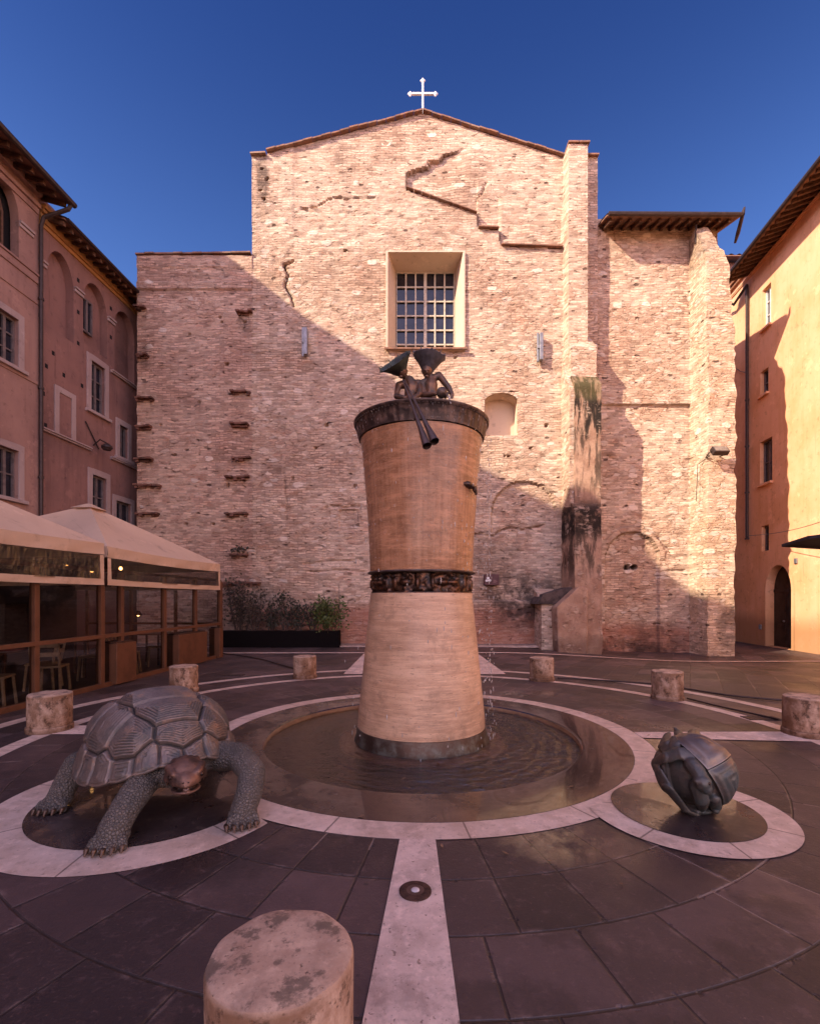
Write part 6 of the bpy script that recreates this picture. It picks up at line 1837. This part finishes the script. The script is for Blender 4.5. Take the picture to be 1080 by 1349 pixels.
# planter boxes standing in the screen
def planter(pxa, pxb, label, dd=.42, zt=.78):
    a0, a1 = ta(pxa, .14), ta(pxb, .14)
    t = thing('planter_box', label, 'planter', FT.pt(a0, 0, 0), 'brown steel boxes along the terrace screen')
    mb = MB(); mb.fbox(FT, a0, a1, -dd + .14, .14, .02, zt); mb.build('box', MAT['corten'], t, bevel=.008)
    mb = MB(); mb.fbox(FT, a0 + .03, a1 - .03, -dd + .17, .11, zt + .001, zt + .03); mb.build('lid', MAT['corten dark'], t, bevel=.006)
planter(154, 180, 'narrow brown steel box in front of the terrace screen', .42, .78)
planter(236, 273, 'wide brown steel box in front of the terrace screen', .42, .78)
planter(289.5, 294, 'thin brown steel box at the far corner of the terrace', .3, .82)
# floor, back wall dark
mb = MB(); mb.fbox(FT, A0, A1, -depth, -.08, .0, .03); struct(mb.build('terrace_floor', MAT['corten dark']))
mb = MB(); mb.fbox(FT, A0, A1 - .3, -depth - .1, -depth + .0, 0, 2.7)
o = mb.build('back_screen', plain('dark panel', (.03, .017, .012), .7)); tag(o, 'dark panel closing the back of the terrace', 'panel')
# tables and chairs
MAT['pale wood'] = plain('pale wood', (.50, .36, .22), .6, var=.15, sc=12)
MAT['red cloth'] = plain('red cloth', (.30, .03, .022), .9)
MAT['table top'] = plain('dark table top', (.14, .06, .035), .4)
def make_chair(loc, rz, label):
    t = thing('chair', label, 'chair', loc, 'wooden chairs inside the terrace'); t.rotation_euler = (0, 0, rz)
    def pt(mb, nm): o = mb.build(nm, MAT['pale wood'], None, bevel=.006); o.parent = t
    pt(MB().box(-.21, .21, -.20, .21, .43, .465), 'seat')
    mb = MB().bar((-.20, -.20, .465), (-.20, -.27, .86), .035); mb.bar((.20, -.20, .465), (.20, -.27, .86), .035)
    mb.bar((-.2, -.265, .82), (.2, -.265, .82), .02, .09); mb.bar((-.2, -.245, .66), (.2, -.245, .66), .02, .07); pt(mb, 'backrest')
    for sx in (-1, 1):
        for sy in (-1, 1): pt(MB().bar((sx * .19, sy * .18, .43), (sx * .215, sy * .215, 0), .035), 'leg')
    return t
c0 = make_chair(FT.pt(ta(118), -.85, .03), 1.9, 'pale slatted chair behind the second glass pane, nearest the mid post')
for (px, d, rz, lab) in ((20, -.35, -1.2, 'pale chair at the left edge, legs seen through the low pane'), (100, -.45, .3, 'chair close behind the glass between the first two posts'),
                         (170, -.75, 2.0, 'chair inside the terrace just past the narrow brown box'), (198, -.5, -1.2, 'chair whose pale back rises over the rail between the two boxes'),
                         (240, -.6, 2.1, 'chair whose back shows above the wide brown box'), (262, -.6, -1.1, 'chair nearest the far corner of the terrace')):
    dup(c0, FT.pt(ta(px), d, .03), lab, rz)
def make_table(loc, label, cloth):
    t = thing('table', label, 'table', loc, 'tables inside the terrace')
    l = Vector(loc)
    def pt(mb, nm, m): mb.v = [v + l for v in mb.v]; return mb.build(nm, m, t, bevel=.005)
    pt(MB().box(-.36, .36, -.36, .36, .72, .75), 'table_top', MAT['table top'])
    for sx in (-1, 1):
        for sy in (-1, 1): pt(MB().box(sx * .31 - .02, sx * .31 + .02, sy * .31 - .02, sy * .31 + .02, 0, .72), 'leg', MAT['corten dark'])
    if cloth: pt(MB().box(-.33, .33, -.2, .2, .752, .758), 'runner', MAT['red cloth'])
for px, d, lab, cl in ((75, -.95, 'table with a red runner behind the glass at left', True), (12, -.8, 'bare table at the left edge behind the glass', False), (185, -1.3, 'table between the two brown boxes', False), (250, -.95, 'table at the far end of the terrace', False)):
    make_table(FT.pt(ta(px), d, .03), lab, cl)
# napkin cones and bottles on the rail
# lit pendant bulbs
mlamp = M('lit bulb'); mlamp.col((.8, .5, .2)); mlamp.set(mlamp.b.inputs['Emission Color'], (1, .52, .16)); mlamp.set(mlamp.b.inputs['Emission Strength'], 7.0)
for px, py, d, lab in ((88, 747, -.7, 'lit warm bulb behind the near clear strip, left one'), (121, 752, -.7, 'lit warm bulb behind the near clear strip, beside the awning joint'), (159, 749, -.5, 'lit warm bulb just right of the awning joint'), (182, 810, -1.2, 'lit lamp low behind the glass beside the narrow box')):
    a, z = FT.px(px, py, d); c = FT.pt(a, d, z)
    t = thing('pendant_lamp', lab, 'lamp', c, 'lit bulbs inside the terrace')
    mb = MB().sphere(c, (.032, .032, .038), 12, 8); mb.build('bulb', mlamp.mat, t, smooth=180)
    mb = MB().tube([c + Vector((0, 0, .036)), c + Vector((0, 0, .09))], .018, 8); mb.tube([c + Vector((0, 0, .09)), c + Vector((0, 0, max(.3, 2.55 - c.z)))], .005, 5); mb.build('cord', MAT['gutter'], t)
    if py > 800: mb = MB().lathe([(.03, .10), (.10, -.01), (.097, -.012), (.028, .09)], c, 20, cap=False); mb.build('lamp_shade', MAT['corten dark'], t, smooth=60)
# ------------------------------------------------------------------ parasol cut by the right edge
pc = Vector((8.32, 8.0, 0))
par = thing('parasol', 'dark parasol whose pointed edge pokes in at the right', 'parasol', pc)
MAT['dark canvas'] = plain('dark canvas', (.045, .035, .045), .9)
ze_ = H - (706 - HOR) / F * 8.0
mb = MB(); n = 8
rim = [pc + Vector((1.72 * math.cos(2 * math.pi * k / n + math.pi), 1.72 * math.sin(2 * math.pi * k / n + math.pi), ze_)) for k in range(n)]
top = pc + Vector((0, 0, ze_ + .30))
for k in range(n):
    a, b = rim[k], rim[(k + 1) % n]; m_ = 8
    for j in range(m_):
        t0, t1 = j / m_, (j + 1) / m_
        sg = lambda t: Vector((0, 0, -.05 * math.sin(math.pi * t)))
        mb.quad(a.lerp(top, t0) + sg(t0), b.lerp(top, t0) + sg(t0), b.lerp(top, t1) + sg(t1), a.lerp(top, t1) + sg(t1))
    mb.quad(a, b, b + Vector((0, 0, -.05)), a + Vector((0, 0, -.05)))
mb.build('canopy', MAT['dark canvas'], par, smooth=25)
for k in range(n): mb = MB(); mb.tube([pc + Vector((0, 0, ze_ + .24)), rim[k] + Vector((0, 0, -.015))], .010, 6); mb.build('rib', MAT['gutter'], par)
mb = MB().tube([pc, pc + Vector((0, 0, ze_ + .5))], .03, 12); mb.build('pole', MAT['gutter'], par)
mb = MB().lathe([(.30, 0), (.30, .05), (.08, .08), (.06, .3)], pc, 24); mb.build('base', MAT['gutter'], par, smooth=40)
# ------------------------------------------------------------------ planted trough by the church wall
MAT['trough'] = plain('black trough', (.008, .006, .006), .9, var=.1, spec=.05)
def leaf_mat(name, c0, c1):
    m = M(name, rough=.6, spec=.3); o = m.n('ObjectInfo'); p = m.pos()
    m.col(m.mix(m.rng(m.noise(p, 9, 3), .35, .65), c0, c1)); return m.mat
MAT['leaf dark'] = leaf_mat('dark leaves', (.030, .036, .022), (.055, .050, .032))
MAT['leaf red'] = leaf_mat('reddish leaves', (.060, .036, .028), (.045, .045, .026))
MAT['leaf green'] = leaf_mat('fresh leaves', (.060, .085, .022), (.11, .12, .035))
MAT['stem'] = plain('woody stem', (.07, .045, .035), .9)
mb = MB(); xa, xb = xY(294, 16.5), xY(449, 16.5)
mb.box(xa, xb, 16.05, 16.26, .0, .55); mb.box(xa, xb, 16.46, 16.5, .051, .55); mb.box(xa, xa + .04, 16.261, 16.459, .06, .55); mb.box(xb - .04, xb, 16.261, 16.459, .06, .55); mb.box(xa + .04, xb - .04, 16.261, 16.459, .3, .50)
o = mb.build('trough', MAT['trough'], bevel=.008); tag(o, 'long low black planting trough against the church wall', 'trough')
rp = random.Random(11)
def leaf(mb, c, s, up=.3):
    d = Vector((rp.gauss(0, 1), rp.gauss(0, 1), rp.gauss(up, .8))).normalized(); x = d.orthogonal().normalized()
    x = Matrix.Rotation(rp.uniform(0, 6.28), 3, d) @ x
    w = s * rp.uniform(.28, .45)
    mb.add([c, c + d * s * .5 + x * w, c + d * s, c + d * s * .5 - x * w], [(0, 1, 2, 3)])
def plant(label, px, py, wpx, hpx, nl, size, mat, nst=5, Y=16.36, kind='bush', cat='shrub', name='shrub', group=None):
    base = P(px, 834, Y); base.z = .5
    top = P(px, py, Y).z; w = wpx / F * Y; h = top - base.z
    t = thing(name, label, cat, base, group)
    st = MB(); lf = MB()
    for k in range(nst):
        a = rp.uniform(-1, 1); q = Vector((base.x + a * w * .15, Y + rp.uniform(-.06, .06), base.z))
        e = Vector((base.x + a * w * .42 + rp.gauss(0, .05), Y + rp.uniform(-.12, .30), base.z + h * rp.uniform(.65, 1.0)))
        m_ = q.lerp(e, .5) + Vector((rp.gauss(0, .07), 0, rp.gauss(0, .04)))
        st.tube([q, m_, e], [.016, .011, .005], 5)
        for j in range(int(nl / nst)):
            u = rp.uniform(.12, 1.02) ** .8
            c = (q.lerp(m_, u * 2) if u < .5 else m_.lerp(e, u * 2 - 1))
            sp = (.10 if kind == 'spike' else .20) * (1.15 - .5 * u)
            c = c + Vector((rp.gauss(0, sp), rp.gauss(0, sp * .6), rp.gauss(0, sp * .8)))
            if c.y > YF - .1: c.y = YF - rp.uniform(.1, .3)
            leaf(lf, c, size * rp.uniform(.6, 1.3), .9 if kind == 'spike' else .2)
    st.build('stem', MAT['stem'], t); lf.build('foliage', mat, t, recalc=False)
g = 'dark shrubs in the black trough'
plant('tall straggly dark climber at the left end of the trough', 318, 762, 52, 0, 900, .085, MAT['leaf red'], 11, group=g)
plant('reddish thin shrub trailing in front of the climber', 338, 782, 30, 0, 420, .075, MAT['leaf red'], 7, Y=16.2, group=g)
plant('upright dark shrub right of the climber', 358, 790, 22, 0, 330, .085, MAT['leaf dark'], 8, kind='spike', group=g)
plant('tallest spiky dark shrub in the middle of the trough', 375, 777, 20, 0, 330, .09, MAT['leaf dark'], 8, kind='spike', group=g)
plant('spiky dark shrub between the tallest one and the green bush', 394, 791, 22, 0, 330, .085, MAT['leaf dark'], 8, kind='spike', group=g)
plant('low dark shrub touching the green bush', 412, 792, 22, 0, 330, .085, MAT['leaf dark'], 8, kind='spike', group=g)
plant('fresh green bush at the right end of the trough', 435, 788, 36, 0, 1100, .10, MAT['leaf green'], 11, Y=16.2, group=g)
# tufts growing out of the wall above
for px, py, n_, lab, nm in ((316, 726, 60, 'small dry tuft growing from a ledge on the church wall', 'weed'),):
    mb = MB(); c = P(px, py, YF - .12)
    for k in range(n_): leaf(mb, c + Vector((rp.gauss(0, .16), rp.gauss(0, .05), rp.gauss(.03, .07))), .10, .6)
    o = mb.build('weed', MAT['leaf dark'], recalc=False); tag(o, lab, 'weed')
# ------------------------------------------------------------------ plaque with a white flower mark
c = P(646.5, 764, YF); yy = YF - .19
sg = thing('wall_sign', 'small maroon plaque with a white flower mark low on the church wall', 'sign', (c.x, yy, c.z))
hw, hh = 9.6 * S, 7 * S
mb = MB(); mb.box(c.x - hw, c.x + hw, yy, YF - .02, c.z - hh, c.z + hh); mb.build('plate', plain('maroon plate', (.085, .022, .026), .45), sg, bevel=.006)
mb = MB(); q = Vector((c.x - hw * .48, yy - .006, c.z + .0))
for a_ in (100, 215, 330):
    d = Vector((math.cos(R(a_)), 0, math.sin(R(a_))))
    mb.sphere(q + d * .055, (.055, .005, .042), 12, 6)
mb.sphere(q + Vector((-.07, 0, -.05)), (.03, .005, .02), 8, 6)
mb.build('flower_mark', MAT['paper'], sg, smooth=60)
mb = MB()
for k, w in enumerate((.10, .13, .09)):
    mb.box(c.x + hw * .20, c.x + hw * .20 + w, yy - .004, yy - .001, c.z - .03 - k * .04, c.z - .012 - k * .04)
mb.build('text_line', plain('dull lettering', (.30, .16, .15), .6), sg)
# ------------------------------------------------------------------ floodlight on the end pier
c = P(948, 594, YP - .35)
fl = thing('floodlight', 'black rectangular floodlight bracketed to the end pier', 'floodlight', c)
mb = MB(); rot = Matrix.Rotation(R(-38), 3, 'X')
def rb(mb, x0, x1, y0, y1, z0, z1): mb.hexa([c + rot @ Vector(p) for p in ((x0, y0, z0), (x1, y0, z0), (x1, y1, z0), (x0, y1, z0), (x0, y0, z1), (x1, y0, z1), (x1, y1, z1), (x0, y1, z1))])
rb(mb, -.25, .25, -.09, .09, -.14, .14); mb.build('housing', MAT['gutter'], fl, bevel=.02)
mb = MB(); rb(mb, -.21, .21, -.098, -.088, -.11, .11); mb.build('lens', plain('lamp glass', (.20, .17, .15), .15), fl)
mb = MB(); mb.tube([c + Vector((.27, 0, 0)), c + Vector((.29, .15, -.05)), c + Vector((.2, .42, -.1))], .018, 6); mb.tube([c + Vector((-.27, 0, 0)), c + Vector((-.29, .15, -.05)), c + Vector((-.2, .42, -.1))], .018, 6); mb.build('bracket', MAT['gutter'], fl)
mb = MB(); mb.tube([c + Vector((-.2, .40, 0)), P(935, 600, YP - .06), P(919, 612, YP + .35), P(917, 660, YP + .35)], .012, 5); mb.build('cable', MAT['gutter'], fl)
# ------------------------------------------------------------------ on the ground
def ground_tube(name, pxs, r, label, cat):
    pts = [G(x, y, r) for x, y in pxs]; out = []
    for i in range(len(pts) - 1):
        p0 = pts[max(i - 1, 0)]; p1 = pts[i]; p2 = pts[i + 1]; p3 = pts[min(i + 2, len(pts) - 1)]
        for k in range(6):
            t = k / 6; out.append(.5 * ((2 * p1) + (p2 - p0) * t + (2 * p0 - 5 * p1 + 4 * p2 - p3) * t * t + (3 * p1 - p0 - 3 * p2 + p3) * t ** 3))
    out.append(pts[-1]); 
    for p in out: p.z = r + .010
    o = MB().tube(out, r, 8).build(name, MAT['gutter'], smooth=60); tag(o, label, cat)
ground_tube('ground_cable', [(734, 894), (775, 896), (860, 902), (905, 908.5), (960, 917), (1024, 923), (1085, 927)], .016, 'black cable lying on the paving behind the right bollards', 'cable')
ground_tube('ground_cable', [(292, 861), (322, 865), (350, 870.5), (372, 877), (396, 883.5)], .016, 'black cable running from the terrace corner to a bollard', 'cable')
ground_tube('ground_cable', [(905, 921), (945, 931), (990, 941), (1026, 949)], .014, 'dark cable along the pale ring behind the turtle ball', 'cable')
c = G(547, 1177); gl = thing('ground_light', 'round rusty inground lamp set in the pale strip', 'lamp', c)
mb = MB().lathe([(.088, .004), (.088, .016), (.080, .019), (.048, .018)], c, 40, cap=False); mb.build('ring', plain('rusty iron', (.10, .05, .035), .7, .4, var=.3, sc=30), gl, smooth=40)
mb = MB().lathe([(.0485, .006), (.0485, .0172), (.024, .0176)], c, 32, cap=True); mb.build('rim', plain('dull iron', (.16, .10, .08), .5, .6), gl, smooth=40)
mb = MB().lathe([(.0235, .0178), (.02, .022), (.006, .024)], c, 24, cap=True); mb.build('lens', plain('pale lens', (.62, .55, .52), .25), gl, smooth=60)
def grate(px, py, w, d, label):
    c = G(px, py); t = thing('drain_cover', label, 'drain cover', c)
    mb = MB().box(c.x - w, c.x + w, c.y - d, c.y + d, .002, .012); mb.build('plate', MAT['gutter'], t)
    mb = MB()
    for k in range(7): x = c.x - w + 2 * w * (k + .5) / 7; mb.box(x - w / 16, x + w / 16, c.y - d * .8, c.y + d * .8, .0125, .016)
    mb.build('bars', plain('iron bars', (.12, .08, .07), .6, .5), t)
grate(303, 890, .28, .12, 'dark drain cover in the paving by the terrace'); grate(1003, 947, .22, .10, 'dark broken drain cover beside the right edge bollard')
# leaves and litter
mb = MB(); rl = random.Random(9)
for k in range(90):
    a = rl.uniform(0, 6.28); r_ = rl.choice([rl.uniform(.5, 1.75), rl.uniform(2.0, 6.5)]); z = .013 if r_ > 1.8 else -.040
    c = FC + Vector((r_ * math.cos(a), r_ * math.sin(a), z)); s_ = rl.uniform(.012, .03); d = Vector((math.cos(a * 7), math.sin(a * 7), .25)) * s_; x = Vector((-d.y, d.x, .1 * s_)) * .5
    if (c - BC).length < .8 or (c - TC).length < 1.2: continue
    mb.add([c - d, c + x, c + d, c - x], [(0, 1, 2, 3)])
o = mb.build('leaf_litter', plain('dry leaf', (.20, .11, .06), .9), recalc=False); tag(o, 'scattered dry leaf scraps on the paving and in the basin', 'leaves', kind='stuff')
